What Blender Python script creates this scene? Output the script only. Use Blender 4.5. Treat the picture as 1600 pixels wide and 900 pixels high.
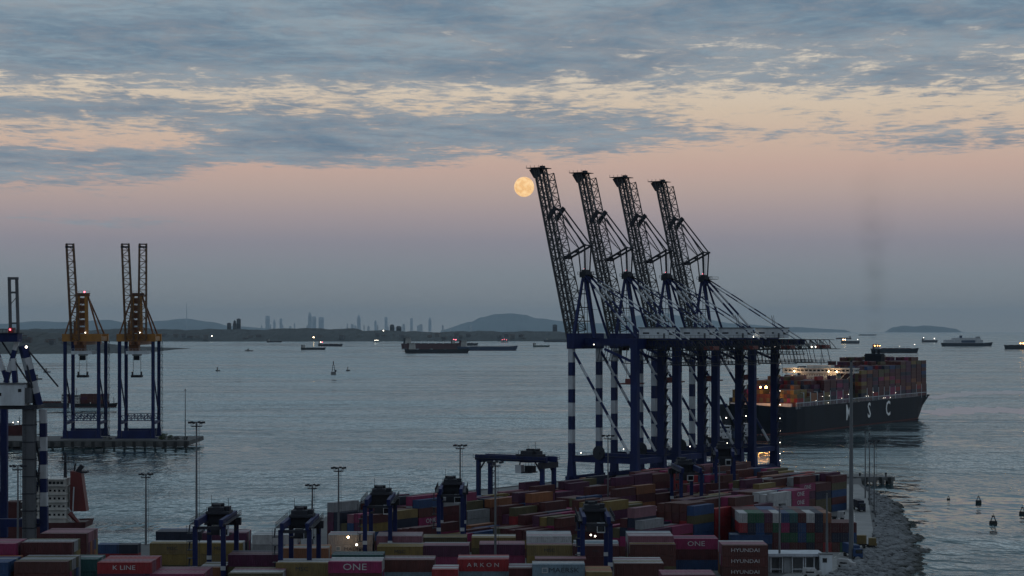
import bpy, bmesh, math, random
from mathutils import Vector, Matrix
from mathutils.bvhtree import BVHTree
R = math.radians
scene = bpy.context.scene
for _o in list(bpy.data.objects): bpy.data.objects.remove(_o)
COL = scene.collection

# ------------------------------------------------------------------ camera
FPX, CX, HZ, CAMH = 3300.0, 800.0, 516.0, 66.0       # focal length, centre and level line in photo pixels; height over the quay
cam = bpy.data.cameras.new('camera'); cam_o = bpy.data.objects.new('camera', cam); COL.objects.link(cam_o)
cam_o.location = (0, 0, CAMH); cam_o.rotation_euler = (R(90), 0, 0)
cam.sensor_width = 36; cam.lens = 36 * FPX / 1600; cam.shift_y = (HZ - 450) / 1600
cam.clip_start = 1; cam.clip_end = 200000
scene.camera = cam_o

# ------------------------------------------------------------------ render / exposure
scene.render.engine = 'CYCLES'
scene.view_settings.view_transform = 'Standard'; scene.view_settings.look = 'None'
scene.view_settings.exposure = 0.0; scene.view_settings.gamma = 1
cy = scene.cycles
cy.use_denoising = True
cy.max_bounces = 5; cy.diffuse_bounces = 2; cy.glossy_bounces = 3; cy.transmission_bounces = 2
cy.volume_bounces = 0; cy.transparent_max_bounces = 6
cy.sample_clamp_indirect = 4.0
cy.volume_max_steps = 64
scene.cycles.use_adaptive_sampling = False

# ------------------------------------------------------------------ sky
world = bpy.data.worlds.new("World"); scene.world = world; world.use_nodes = True
nt = world.node_tree; nt.nodes.clear()
def N(t, **k):
    n = nt.nodes.new(t)
    for a, b in k.items(): setattr(n, a, b)
    return n
def L(a, b): nt.links.new(a, b)
def mth(op, a, b=None, c=None, clamp=False):
    n = N('ShaderNodeMath', operation=op); n.use_clamp = clamp
    for i, v in enumerate((a, b, c)):
        if v is None: continue
        if isinstance(v, (int, float)): n.inputs[i].default_value = v
        else: L(v, n.inputs[i])
    return n.outputs[0]
def s2l(c): return tuple(((v/255/12.92) if v/255 <= .04045 else ((v/255+.055)/1.055)**2.4) for v in c) + (1,)
def ramp(fac, stops, interp='LINEAR', grey=False):
    n = N('ShaderNodeValToRGB'); r = n.color_ramp; r.interpolation = interp
    while len(r.elements) < len(stops): r.elements.new(0.5)
    for e, (p, c) in zip(r.elements, stops):
        e.position = p; e.color = (c, c, c, 1) if grey else s2l(c)
    L(fac, n.inputs[0]); return n.outputs[0]
def mixc(f, a, b):
    n = N('ShaderNodeMix', data_type='RGBA')
    for i, v in ((0, f), (6, a), (7, b)):
        if isinstance(v, (int, float)): n.inputs[i].default_value = v
        elif isinstance(v, tuple): n.inputs[i].default_value = v
        else: L(v, n.inputs[i])
    return n.outputs[2]
def mapr(v, a, b, c=0.0, d=1.0, smooth=True):
    n = N('ShaderNodeMapRange', interpolation_type='SMOOTHSTEP' if smooth else 'LINEAR')
    L(v, n.inputs[0])
    for i, x in ((1, a), (2, b), (3, c), (4, d)): n.inputs[i].default_value = x
    return n.outputs[0]
tc = N('ShaderNodeTexCoord'); sep = N('ShaderNodeSeparateXYZ'); L(tc.outputs['Generated'], sep.inputs[0])
dx, dy, dz = sep.outputs
el = mth('MULTIPLY', mth('ARCSINE', dz), 57.29578)
az = mth('MULTIPLY', mth('ARCTAN2', dx, dy), 57.29578)
def e(d): return max(0.0, min(1.0, d / 20.0))
base = ramp(mth('DIVIDE', el, 20.0, clamp=True), [
    (e(0), (140,142,140)), (e(.35), (138,141,142)), (e(1.5), (137,143,149)), (e(2.4), (147,143,152)), (e(3.1), (168,154,156)),
    (e(3.8), (188,166,158)), (e(4.4), (201,172,159)), (e(5.0), (208,181,163)), (e(5.9), (214,194,172)), (e(6.8), (219,206,187)),
    (e(8.0), (214,208,196)), (e(9.5), (200,206,206)), (e(14), (176,192,204)), (e(20), (150,174,198))])
zen = mapr(el, 20, 80)
base = mixc(zen, base, s2l((120,148,182)))
# unseen sky behind the camera dimmed as an added cloud bank, darkening camera-facing sides
back = mth('MULTIPLY', mapr(mth('ABSOLUTE', az), 95, 180), mth('SUBTRACT', 1.0, mapr(el, 8, 42)))

# cloud deck: a plane of altocumulus seen at a grazing angle
zc = mth('MAXIMUM', dz, 0.012)
comb = N('ShaderNodeCombineXYZ'); L(mth('DIVIDE', dx, zc), comb.inputs[0]); L(mth('DIVIDE', dy, zc), comb.inputs[1])
def noise(scale_xyz, rot, scale, detail, rough, dist=0.0, loc=(0,0,0)):
    m = N('ShaderNodeMapping'); L(comb.outputs[0], m.inputs[0])
    m.inputs['Rotation'].default_value = (0, 0, R(rot)); m.inputs['Scale'].default_value = scale_xyz; m.inputs['Location'].default_value = loc
    n = N('ShaderNodeTexNoise'); L(m.outputs[0], n.inputs['Vector'])
    n.inputs['Scale'].default_value = scale; n.inputs['Detail'].default_value = detail
    n.inputs['Roughness'].default_value = rough; n.inputs['Distortion'].default_value = dist
    return n.outputs[0]
n_big = noise((1, .55, 1), 12, .55, 3, .5, .3, (3.1, 7.7, 0))
n_mid = noise((2.3, 1.0, 1), -16, 2.1, 10, .70, .5, (1.3, 2.2, 0))
n_roll = noise((1.5, 1.5, 1), -24, 4.6, 8, .66, .9, (5.3, .2, 0))
nsum = mth('ADD', mth('ADD', mth('MULTIPLY', n_big, .22), mth('MULTIPLY', n_mid, .42)), mth('MULTIPLY', n_roll, .36))
elw = mth('ADD', el, mth('MULTIPLY', mth('SUBTRACT', n_big, .5), .9))
f = mth('DIVIDE', elw, 20.0, clamp=True)
cl = ramp(f, [(e(2.7), 0), (e(2.95), .50), (e(3.25), .12), (e(3.75), .4), (e(4.1), .82), (e(4.7), .8), (e(5.1), .3), (e(5.5), .5), (e(5.95), .78), (e(6.35), .42), (e(6.75), .62), (e(7.1), .92), (e(10), .92), (e(20), .8)], grey=True)
cm = ramp(f, [(e(4.35), 0), (e(4.7), .6), (e(5.0), .86), (e(5.6), .8), (e(6.0), .56), (e(6.45), .42), (e(6.75), .66), (e(7.1), .95), (e(10), .98), (e(20), .8)], grey=True)
cr = ramp(f, [(e(4.4), 0), (e(4.8), .4), (e(5.1), .6), (e(5.5), .42), (e(6.0), .34), (e(6.4), .56), (e(6.8), .72), (e(7.2), .68), (e(7.6), .76), (e(8.1), .98), (e(10), .9), (e(20), .8)], grey=True)
cov = mixc(mapr(az, -9.8, -6.6), cl, cm)
cov = mixc(mapr(az, 1.5, 8), cov, cr)
cov = mth('ADD', cov, mth('MULTIPLY', mth('SUBTRACT', nsum, .5), 2.9))
cloud = mapr(cov, .37, .70)
thick = mapr(cov, .55, 1.15)
hi = mapr(mth('ADD', mth('MULTIPLY', noise((.9, .8, 1), 10, 1.3, 8, .66, .4, (9, 4, 0)), .6), mth('MULTIPLY', n_roll, .4)), .38, .64)
ccol = mixc(hi, s2l((90,119,143)), s2l((140,159,172)))
ccol = mixc(mapr(el, 9.5, 28), ccol, mixc(hi, s2l((124,151,170)), s2l((164,185,196))))
ccol = mixc(mth('MULTIPLY', mth('SUBTRACT', 1.0, thick), .55), ccol, s2l((160,158,160)))
sky = mixc(mth('MULTIPLY', cloud, .96), base, ccol)
# below the level line: dull sea colour
sky = mixc(mapr(dz, -.02, -.002), s2l((70,82,90)), sky)
sky = mixc(mth('MULTIPLY', back, .85), sky, s2l((92,98,108)))
bg = N('ShaderNodeBackground'); bg.inputs[1].default_value = 1.0; L(sky, bg.inputs[0])
wo = N('ShaderNodeOutputWorld'); L(bg.outputs[0], wo.inputs[0])

# the sun has set behind the camera: only its faint, wide after-glow
sl = bpy.data.lights.new('sun', 'SUN'); sl.energy = 0.03; sl.angle = R(40); sl.color = (1.0, .72, .58)
so = bpy.data.objects.new('sun', sl); COL.objects.link(so); so.rotation_euler = (R(80), 0, R(8))

# ------------------------------------------------------------------ materials
MATS = {}
def newmat(name):
    m = bpy.data.materials.new(name); m.use_nodes = True
    return m, m.node_tree, m.node_tree.nodes['Principled BSDF']
def setin(b, **k):
    for a, v in k.items():
        b.inputs[a.replace('_', ' ')].default_value = v
def paint(name, rgb, rough=.55, metal=0.0, wear=.25, wscale=.35, spec=.5):
    """painted steel: base colour broken by grime streaks and fine mottling"""
    if name in MATS: return MATS[name]
    m, t, b = newmat(name); n = t.nodes; l = t.links
    tc = n.new('ShaderNodeTexCoord'); mp = n.new('ShaderNodeMapping'); l.new(tc.outputs['Object'], mp.inputs[0])
    mp.inputs['Scale'].default_value = (1, 1, .3)
    nz = n.new('ShaderNodeTexNoise'); l.new(mp.outputs[0], nz.inputs['Vector']); nz.inputs['Scale'].default_value = wscale; nz.inputs['Detail'].default_value = 7; nz.inputs['Roughness'].default_value = .65
    rp = n.new('ShaderNodeValToRGB'); l.new(nz.outputs[0], rp.inputs[0])
    d = tuple(c * (1 - wear) * .85 for c in rgb); u = tuple(min(1, c * (1 + wear * .6)) for c in rgb)
    rp.color_ramp.elements[0].position = .3; rp.color_ramp.elements[0].color = d + (1,)
    rp.color_ramp.elements[1].position = .72; rp.color_ramp.elements[1].color = u + (1,)
    l.new(rp.outputs[0], b.inputs['Base Color'])
    setin(b, Roughness=rough, Metallic=metal); b.inputs['Specular IOR Level'].default_value = spec
    MATS[name] = m; return m
def glow(name, rgb, strength):
    if name in MATS: return MATS[name]
    m, t, b = newmat(name); b.inputs['Base Color'].default_value = (.02, .02, .02, 1)
    b.inputs['Emission Color'].default_value = rgb + (1,); b.inputs['Emission Strength'].default_value = strength
    MATS[name] = m; return m

# ------------------------------------------------------------------ mesh helpers
class MB:
    """collects boxes, bars, tubes and prisms; build() links them as ONE mesh object"""
    def __init__(s): s.v = []; s.f = []; s.mi = []; s.smooth = False
    def add(s, vs, fs, mi=0):
        o = len(s.v); s.v += [tuple(p) for p in vs]
        s.f += [tuple(i + o for i in f) for f in fs]; s.mi += [mi] * len(fs)
    def box(s, c, d, mi=0, rz=0.0):
        x, y, z = d[0]/2, d[1]/2, d[2]/2; ca, sa = math.cos(rz), math.sin(rz)
        vs = []
        for k in (-z, z):
            for i, j in ((-x,-y),(x,-y),(x,y),(-x,y)):
                vs.append((c[0] + i*ca - j*sa, c[1] + i*sa + j*ca, c[2] + k))
        s.add(vs, [(3,2,1,0),(4,5,6,7),(0,1,5,4),(1,2,6,5),(2,3,7,6),(3,0,4,7)], mi)
        return s
    def bx(s, x0, x1, y0, y1, z0, z1, mi=0): return s.box(((x0+x1)/2,(y0+y1)/2,(z0+z1)/2), (x1-x0,y1-y0,z1-z0), mi)
    def bar(s, p0, p1, w, h=None, mi=0, w1=None, h1=None, n=4, up=(0,0,1)):
        h = w if h is None else h; w1 = w if w1 is None else w1; h1 = h if h1 is None else h1
        p0, p1 = Vector(p0), Vector(p1); d = (p1 - p0)
        if d.length < 1e-6: return s
        d.normalize(); u = Vector(up)
        if abs(d.dot(u)) > .98: u = Vector((1, 0, 0)) if abs(d.x) < .9 else Vector((0, 1, 0))
        a = d.cross(u).normalized(); b = a.cross(d).normalized()
        vs = []
        for p, ww, hh in ((p0, w, h), (p1, w1, h1)):
            for k in range(n):
                if n == 4: ci, si = ((-1,-1),(1,-1),(1,1),(-1,1))[k]
                else:
                    t = 2*math.pi*k/n; ci, si = math.cos(t), math.sin(t)
                vs.append(p + a*ci*ww/2 + b*si*hh/2)
        fs = [tuple(range(n-1,-1,-1)), tuple(range(n, 2*n))] + [(k, (k+1)%n, n+(k+1)%n, n+k) for k in range(n)]
        s.add(vs, fs, mi); return s
    def tube(s, p0, p1, r, n=8, mi=0, r1=None): return s.bar(p0, p1, 2*r, 2*r, mi, None if r1 is None else 2*r1, None if r1 is None else 2*r1, n)
    def ball(s, c, r, mi=0, n=8, m=5, sz=1.0):
        vs = [(c[0], c[1], c[2]-r*sz)]
        for j in range(1, m):
            t = math.pi*j/m - math.pi/2
            for i in range(n):
                a = 2*math.pi*i/n; vs.append((c[0]+r*math.cos(t)*math.cos(a), c[1]+r*math.cos(t)*math.sin(a), c[2]+r*sz*math.sin(t)))
        vs.append((c[0], c[1], c[2]+r*sz)); fs = []
        for i in range(n): fs.append((0, 1+(i+1)%n, 1+i))
        for j in range(m-2):
            for i in range(n):
                a = 1+j*n+i; b = 1+j*n+(i+1)%n; fs.append((a, b, b+n, a+n))
        k = 1+(m-2)*n
        for i in range(n): fs.append((k+i, k+(i+1)%n, len(vs)-1))
        s.add(vs, fs, mi); return s
    def prism(s, pts, z0, z1, mi=0):
        n = len(pts); vs = [(p[0], p[1], z0) for p in pts] + [(p[0], p[1], z1) for p in pts]
        s.add(vs, [tuple(range(n-1,-1,-1)), tuple(range(n, 2*n))] + [(k,(k+1)%n,n+(k+1)%n,n+k) for k in range(n)], mi); return s
    def stripes(s, p0, p1, w, h=None, step=6.0, m0=0, m1=1, w1=None, h1=None, n=4, up=(0,0,1), phase=0):
        """a bar of alternating painted bands, butted end to end"""
        p0, p1 = Vector(p0), Vector(p1); ln = (p1-p0).length; k = max(1, round(ln/step)); h = w if h is None else h
        w1 = w if w1 is None else w1; h1 = h if h1 is None else h1
        for i in range(k):
            a, b = i/k, (i+1)/k
            s.bar(p0.lerp(p1, a), p0.lerp(p1, b), w+(w1-w)*a, h+(h1-h)*a, m0 if (i+phase) % 2 == 0 else m1, w+(w1-w)*b, h+(h1-h)*b, n, up)
        return s
    def truss(s, A0, A1, B0, B1, n, wc, wd, mi=0):
        """planar lattice between chord A0-A1 and chord B0-B1"""
        A0, A1, B0, B1 = map(Vector, (A0, A1, B0, B1))
        s.bar(A0, A1, wc, mi=mi); s.bar(B0, B1, wc, mi=mi)
        for i in range(n):
            a, b = A0.lerp(A1, i/n), A0.lerp(A1, (i+1)/n); c, d = B0.lerp(B1, i/n), B0.lerp(B1, (i+1)/n)
            s.bar(a, c, wd, mi=mi); s.bar(*((a, d) if i % 2 else (c, b)), wd, mi=mi)
        s.bar(A1, B1, wd, mi=mi); return s
    def mesh(s, name, mats):
        me = bpy.data.meshes.new(name); me.from_pydata(s.v, [], s.f)
        for m in (mats if isinstance(mats, (list, tuple)) else [mats]): me.materials.append(m)
        if any(s.mi): me.polygons.foreach_set('material_index', s.mi)
        if s.smooth: me.polygons.foreach_set('use_smooth', [True]*len(me.polygons))
        me.update(); return me
    def build(s, name, mats, parent=None, loc=None, rz=0.0):
        o = bpy.data.objects.new(name, s.mesh(name, mats)); COL.objects.link(o)
        if parent is not None: o.parent = parent
        if loc is not None: o.location = loc; o.rotation_euler = (0, 0, rz)
        return o
def tag(o, label=None, cat=None, group=None, kind=None):
    if label: o['label'] = label
    if cat: o['category'] = cat
    if group: o['group'] = group
    if kind: o['kind'] = kind
    return o
def empty(name, loc=(0,0,0), rz=0.0):
    o = bpy.data.objects.new(name, None); COL.objects.link(o); o.location = loc; o.rotation_euler = (0, 0, rz)
    o.empty_display_size = .1; return o
def copy_tree(o, parent=None):
    c = o.copy(); COL.objects.link(c); c.parent = parent
    for ch in o.children: copy_tree(ch, c)
    return c
def text_mesh(body, size, extrude=.03, bold=0.0):
    cu = bpy.data.curves.new('lettering', 'FONT'); cu.body = body; cu.size = size; cu.extrude = extrude; cu.offset = bold
    cu.align_x = 'CENTER'; cu.align_y = 'CENTER'; cu.resolution_u = 2
    o = bpy.data.objects.new('tmp', cu); COL.objects.link(o)
    dg = bpy.context.evaluated_depsgraph_get(); me = bpy.data.meshes.new_from_object(o.evaluated_get(dg))
    bpy.data.objects.remove(o); me.name = 'lettering'; me.materials.clear(); return me
def lettering(body, size, mat, parent, loc, rot, sx=1.0, name='lettering', bold=0.0):
    me = text_mesh(body, size, bold=bold); me.materials.append(mat)
    o = bpy.data.objects.new(name, me); COL.objects.link(o); o.parent = parent
    o.location = loc; o.rotation_euler = rot; o.scale = (sx, 1, 1); return o
def P(x, y, D): return Vector(((x-CX)/FPX*D, D, CAMH-(y-HZ)/FPX*D))      # photo pixel at distance D -> point
def gx(x, D): return (x-CX)/FPX*D
def gd(y, z=0.0): return (CAMH-z)*FPX/(y-HZ)                               # distance at which height z shows at photo row y
def lamp(name, parent, loc, r, mat, power=0.0, rgb=(1,.6,.3)):
    o = MB().ball(loc, r, n=6, m=4).build(name, mat, parent)
    if power:
        l = bpy.data.lights.new(name+'_light', 'POINT'); l.energy = power; l.color = rgb; l.shadow_soft_size = r
        lo = bpy.data.objects.new(name+'_light', l); COL.objects.link(lo); lo.parent = parent
        lo.location = (loc[0], loc[1]-r*1.6, loc[2]-r*1.2)
    return o
WATER_Z = -3.0

# ------------------------------------------------------------------ water
def water():
    m, t, b = newmat('sea_water'); n = t.nodes; l = t.links
    geo = n.new('ShaderNodeNewGeometry')
    def nz(scale, rot, sc, det, rough=.55, dist=0.0):
        mp = n.new('ShaderNodeMapping'); l.new(geo.outputs['Position'], mp.inputs[0]); mp.inputs['Scale'].default_value = scale; mp.inputs['Rotation'].default_value = (0,0,R(rot))
        x = n.new('ShaderNodeTexNoise'); l.new(mp.outputs[0], x.inputs['Vector']); x.inputs['Scale'].default_value = sc; x.inputs['Detail'].default_value = det; x.inputs['Roughness'].default_value = rough; x.inputs['Distortion'].default_value = dist
        return x.outputs[0]
    def ma(op, a, b_):
        x = n.new('ShaderNodeMath'); x.operation = op
        for i, v in enumerate((a, b_)):
            if isinstance(v, (int, float)): x.inputs[i].default_value = v
            else: l.new(v, x.inputs[i])
        return x.outputs[0]
    def mr(v, a, b_, c, d):
        x = n.new('ShaderNodeMapRange'); x.interpolation_type = 'SMOOTHSTEP'; l.new(v, x.inputs[0])
        for i, q in ((1,a),(2,b_),(3,c),(4,d)): x.inputs[i].default_value = q
        return x.outputs[0]
    chop = nz((1, .42, 1), 8, .17, 2.5, .5)          # wind chop, metres
    swell = nz((1, .5, 1), -6, .045, 2, .5)       # longer swell
    slick = mr(nz((.5, 1, 1), 7, .0062, 5, .6, 1.2), .42, .58, 0, 1)      # smooth slicks and ruffled patches
    slick2 = mr(nz((.45, .8, 1), -8, .0017, 4, .55, .9), .42, .58, 0, 1)
    patch = ma('ADD', ma('MULTIPLY', slick, .55), ma('MULTIPLY', slick2, .45))
    h = ma('ADD', ma('MULTIPLY', chop, ma('ADD', ma('MULTIPLY', patch, 4.6), .12)), ma('MULTIPLY', swell, 2.6))
    bp = n.new('ShaderNodeBump'); l.new(h, bp.inputs['Height']); bp.inputs['Strength'].default_value = 1.0; bp.inputs['Distance'].default_value = 1.0
    n.remove(b)                                     # murky green-blue sea: a dark body under a Fresnel sheen it tints
    df = n.new('ShaderNodeBsdfDiffuse'); df.inputs[0].default_value = (.012, .036, .046, 1); l.new(bp.outputs[0], df.inputs['Normal'])
    gl = n.new('ShaderNodeBsdfGlossy'); gl.inputs['Color'].default_value = (.75, .87, .90, 1); l.new(bp.outputs[0], gl.inputs['Normal'])
    l.new(ma('ADD', ma('MULTIPLY', patch, .24), .04), gl.inputs['Roughness'])
    fr = n.new('ShaderNodeFresnel'); fr.inputs['IOR'].default_value = 1.36; l.new(bp.outputs[0], fr.inputs['Normal'])
    mx = n.new('ShaderNodeMixShader'); l.new(fr.outputs[0], mx.inputs[0]); l.new(df.outputs[0], mx.inputs[1]); l.new(gl.outputs[0], mx.inputs[2])
    l.new(mx.outputs[0], n['Material Output'].inputs['Surface'])
    W = MB(); W.add([(-30000,-1500,WATER_Z),(30000,-1500,WATER_Z),(30000,74000,WATER_Z),(-30000,74000,WATER_Z)], [(0,1,2,3)])
    tag(W.build('water', m), 'grey blue evening sea with slicks and small ripples', kind='structure')
water()

# ------------------------------------------------------------------ terminal ground, quay, rock slope
UX, UY = .57, .8216                                   # along the quay (away from the camera)
VX, VY = .8216, -.57                                  # inland, across the quay
RX, RY = 26.0, 920.0                                  # first waterside crane leg
RZ = math.atan2(VY, VX)
def Q(s, a, z=0.0): return Vector((RX + UX*s + VX*a, RY + UY*s + VY*a, z))
def noisy(name, c0, c1, scale, rough=.8, bump=0.0, bscale=None, detail=8):
    m, t, b = newmat(name); n = t.nodes; l = t.links
    tc = n.new('ShaderNodeTexCoord'); nz = n.new('ShaderNodeTexNoise'); l.new(tc.outputs['Object'], nz.inputs['Vector'])
    nz.inputs['Scale'].default_value = scale; nz.inputs['Detail'].default_value = detail; nz.inputs['Roughness'].default_value = .62
    rp = n.new('ShaderNodeValToRGB'); l.new(nz.outputs[0], rp.inputs[0])
    rp.color_ramp.elements[0].position = .32; rp.color_ramp.elements[0].color = c0 + (1,)
    rp.color_ramp.elements[1].position = .68; rp.color_ramp.elements[1].color = c1 + (1,)
    l.new(rp.outputs[0], b.inputs['Base Color']); b.inputs['Roughness'].default_value = rough
    if bump:
        n2 = n.new('ShaderNodeTexNoise'); l.new(tc.outputs['Object'], n2.inputs['Vector']); n2.inputs['Scale'].default_value = bscale or scale*6; n2.inputs['Detail'].default_value = 5
        bp = n.new('ShaderNodeBump'); l.new(n2.outputs[0], bp.inputs['Height']); bp.inputs['Strength'].default_value = .6; bp.inputs['Distance'].default_value = bump
        l.new(bp.outputs[0], b.inputs['Normal'])
    return m
M_ASPH = noisy('yard_asphalt', (.05,.053,.058), (.1,.104,.11), .05)
M_CONC = noisy('quay_concrete', (.075,.08,.085), (.14,.145,.15), .12)
M_ROCK = noisy('armour_rock', (.06,.066,.074), (.17,.18,.195), .35, .85, .25, 1.4)
# rock turns dark and weedy where the sea wets it
_t = M_ROCK.node_tree; _b = _t.nodes['Principled BSDF']; _src = _b.inputs['Base Color'].links[0].from_socket
_g = _t.nodes.new('ShaderNodeNewGeometry'); _s = _t.nodes.new('ShaderNodeSeparateXYZ'); _t.links.new(_g.outputs['Position'], _s.inputs[0])
_n = _t.nodes.new('ShaderNodeTexNoise'); _t.links.new(_g.outputs['Position'], _n.inputs['Vector']); _n.inputs['Scale'].default_value = .25
_a = _t.nodes.new('ShaderNodeMath'); _a.operation = 'MULTIPLY_ADD'; _t.links.new(_n.outputs[0], _a.inputs[0]); _a.inputs[1].default_value = 2.4; _t.links.new(_s.outputs[2], _a.inputs[2])
_m = _t.nodes.new('ShaderNodeMapRange'); _t.links.new(_a.outputs[0], _m.inputs[0]); _m.inputs[1].default_value = -1.5; _m.inputs[2].default_value = -.3
_x = _t.nodes.new('ShaderNodeMix'); _x.data_type = 'RGBA'; _t.links.new(_m.outputs[0], _x.inputs[0]); _x.inputs[6].default_value = (.018,.02,.018,1); _t.links.new(_src, _x.inputs[7]); _t.links.new(_x.outputs[2], _b.inputs['Base Color'])
# outline of the yard: quay edge on the left, pier end, then the right bank back to the camera
quay0, quay1 = Q(-420, -3.6), Q(108, -3.6)
right = [(151, 948), (150, 905), (146.5, 861), (132, 770), (120.5, 696), (113, 654), (97, 600), (86, 569), (66, 520), (40, 470), (10, 430)]
QC = Q(-150, -3.6)
outline = [(-330, 640), (-72, 655), (QC.x, QC.y), (quay1.x, quay1.y), (Q(104,88).x, Q(104,88).y)] + right[1:] + [(-40, 380), (-330, 380)]
def flip(pts): return list(reversed(pts))
G = MB(); G.prism(flip(outline), -6, 0)
tag(G.build('ground', M_ASPH), 'dark asphalt of the container yard', kind='structure')
# concrete apron along the quay, a sheet a little above the asphalt, and its edge beam
A = MB(); pts = [Q(-149.5,-3.5), Q(107.8,-3.5), Q(107.8,44), Q(-149.5,44)]
A.add([(p.x,p.y,.004) for p in pts], [(3,2,1,0)])
tag(A.build('apron', M_CONC), 'pale concrete apron under the quay cranes', kind='structure')
K = MB(); K.box((0,0,0), (1.0, 257, 1.6))
tag(K.build('quay_kerb', M_CONC, loc=Q(-21,-4.2,-.45), rz=RZ), 'concrete edge beam along the quay', kind='structure')
# road along the right bank with its painted line
RD = MB(); rr = [Vector((x, y)) for x, y in right[1:9]]
for i in range(len(rr)-1):
    p, q = rr[i], rr[i+1]
    RD.add([(p.x-13,p.y,.004),(p.x-1.5,p.y,.004),(q.x-1.5,q.y,.004),(q.x-13,q.y,.004)], [(3,2,1,0)])
tag(RD.build('road', noisy('bank_road', (.16,.165,.17), (.25,.255,.26), .08)), 'grey road along the rock bank', kind='structure')
RL = MB()
for i in range(len(rr)-1):
    p, q = rr[i], rr[i+1]; n_ = max(1, int((p-q).length/9))
    for k in range(n_):
        a_, b_ = p.lerp(q, (k+.1)/n_), p.lerp(q, (k+.6)/n_)
        RL.add([(a_.x-7.4,a_.y,.009),(a_.x-7.2,a_.y,.009),(b_.x-7.2,b_.y,.009),(b_.x-7.4,b_.y,.009)], [(3,2,1,0)])
tag(RL.build('road_marking', paint('road_paint', (.6,.6,.58), .7)), 'dashed white line along the bank road', kind='structure')
# rock slope: a falling sheet carrying individual armour stones
water_edge = [(149.5, 884), (154.5, 866), (156, 835), (149, 800), (147, 762), (138, 727), (139, 704), (131.5, 684), (134, 664), (126, 636), (124, 614), (116, 585), (100, 535), (66, 480), (36, 432)]
land_edge = [(147.5, 880), (146.8, 861), (139, 815), (132.5, 770), (126, 730), (120.8, 697), (118, 682), (115, 665), (110, 645), (103, 618), (95, 592), (84, 562), (66, 520), (40, 472), (12, 430)]
BK = MB(); nn = len(land_edge); NV = 7; rnd = random.Random(5)
for i in range(nn):
    for j in range(NV):
        f_ = j/(NV-1); x = land_edge[i][0]*(1-f_) + water_edge[i][0]*f_; y = land_edge[i][1]*(1-f_) + water_edge[i][1]*f_
        BK.v.append((x, y, .3*(1-f_) - 4.6*f_ + rnd.uniform(-.2,.2)))
for i in range(nn-1):
    for j in range(NV-1):
        a_ = i*NV+j; BK.f.append((a_, a_+1, a_+NV+1, a_+NV)); BK.mi.append(0)
tag(BK.build('rock_bank', M_ROCK), 'grey slope of rock armour beside the road', kind='structure')
def stone_mesh(seed, mat):
    r = random.Random(seed); bm = bmesh.new(); bmesh.ops.create_icosphere(bm, subdivisions=1, radius=1)
    for v in bm.verts: v.co = Vector((v.co.x*r.uniform(.75,1.25), v.co.y*r.uniform(.75,1.25), v.co.z*r.uniform(.55,.95)))
    me = bpy.data.meshes.new('stone'); bm.to_mesh(me); bm.free(); me.materials.append(mat); return me
smesh = [stone_mesh(i, M_ROCK) for i in range(6)]
def bank_point(t_, f_):
    i = min(nn-2, int(t_)); k = t_-i
    l_ = Vector(land_edge[i]).lerp(Vector(land_edge[i+1]), k); w_ = Vector(water_edge[i]).lerp(Vector(water_edge[i+1]), k)
    p = l_.lerp(w_, f_); return Vector((p.x, p.y, .3 - 4.9*f_))
big = []; ST = MB(); rnd = random.Random(11)
for k in range(5200):
    t_ = rnd.random()**.85*(nn-2.2)+.3; f_ = rnd.uniform(-.02, .9); p = bank_point(t_, f_)
    sz = rnd.choice((.25,.3,.35,.45,.5,.6,.7,.9,1.2,1.7)) * (1.25 if f_ > .6 else 1.0); big.append((sz, p, rnd.random()*6.28, rnd.randrange(6)))
big.sort(key=lambda q: -q[0]*1000/q[1].y)
for idx, (sz, p, a_, mi_) in enumerate(big):
    me = smesh[mi_]; ca, sa = math.cos(a_)*sz, math.sin(a_)*sz
    ST.add([(p.x+v.co.x*ca-v.co.y*sa, p.y+v.co.x*sa+v.co.y*ca, p.z+v.co.z*sz*.9) for v in me.vertices], [tuple(q.vertices) for q in me.polygons])
tag(ST.build('armour_stones', M_ROCK), 'loose grey armour stones covering the rock slope', kind='stuff')

# pier head with rounded dolphins beyond the yard
pr = empty('end_jetty', (0,0,0)); tag(pr, 'low concrete pier head on piles at the end of the rock slope', 'pier')
d_ = MB(); d_.bx(150, 163, 943, 962, -1.6, .6); d_.bx(163, 171.5, 946, 957, -1.4, .2); d_.build('deck', M_CONC, pr)
M_DARK = paint('dark_rubber', (.012,.013,.015), .8)
for x, y in ((152,944),(157,944),(162,944),(166,946.5),(170,946.5),(170,956),(160,961)):
    MB().tube((x,y,-5),(x,y,-1.41),.9,8).build('pile', M_CONC, pr)
for x in (153, 158, 165, 169):
    MB().bx(x-.6,x+.6, 942 if x < 163 else 945, 942.9 if x < 163 else 945.9, -2.6, .3).build('fender', M_DARK, pr)
for x, y in ((156,947),(168,949)):
    MB().tube((x,y,.6 if x < 163 else .2),(x,y,1.5),.35,8).ball((x,y,1.6),.55).build('bollard', M_DARK, pr)

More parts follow.
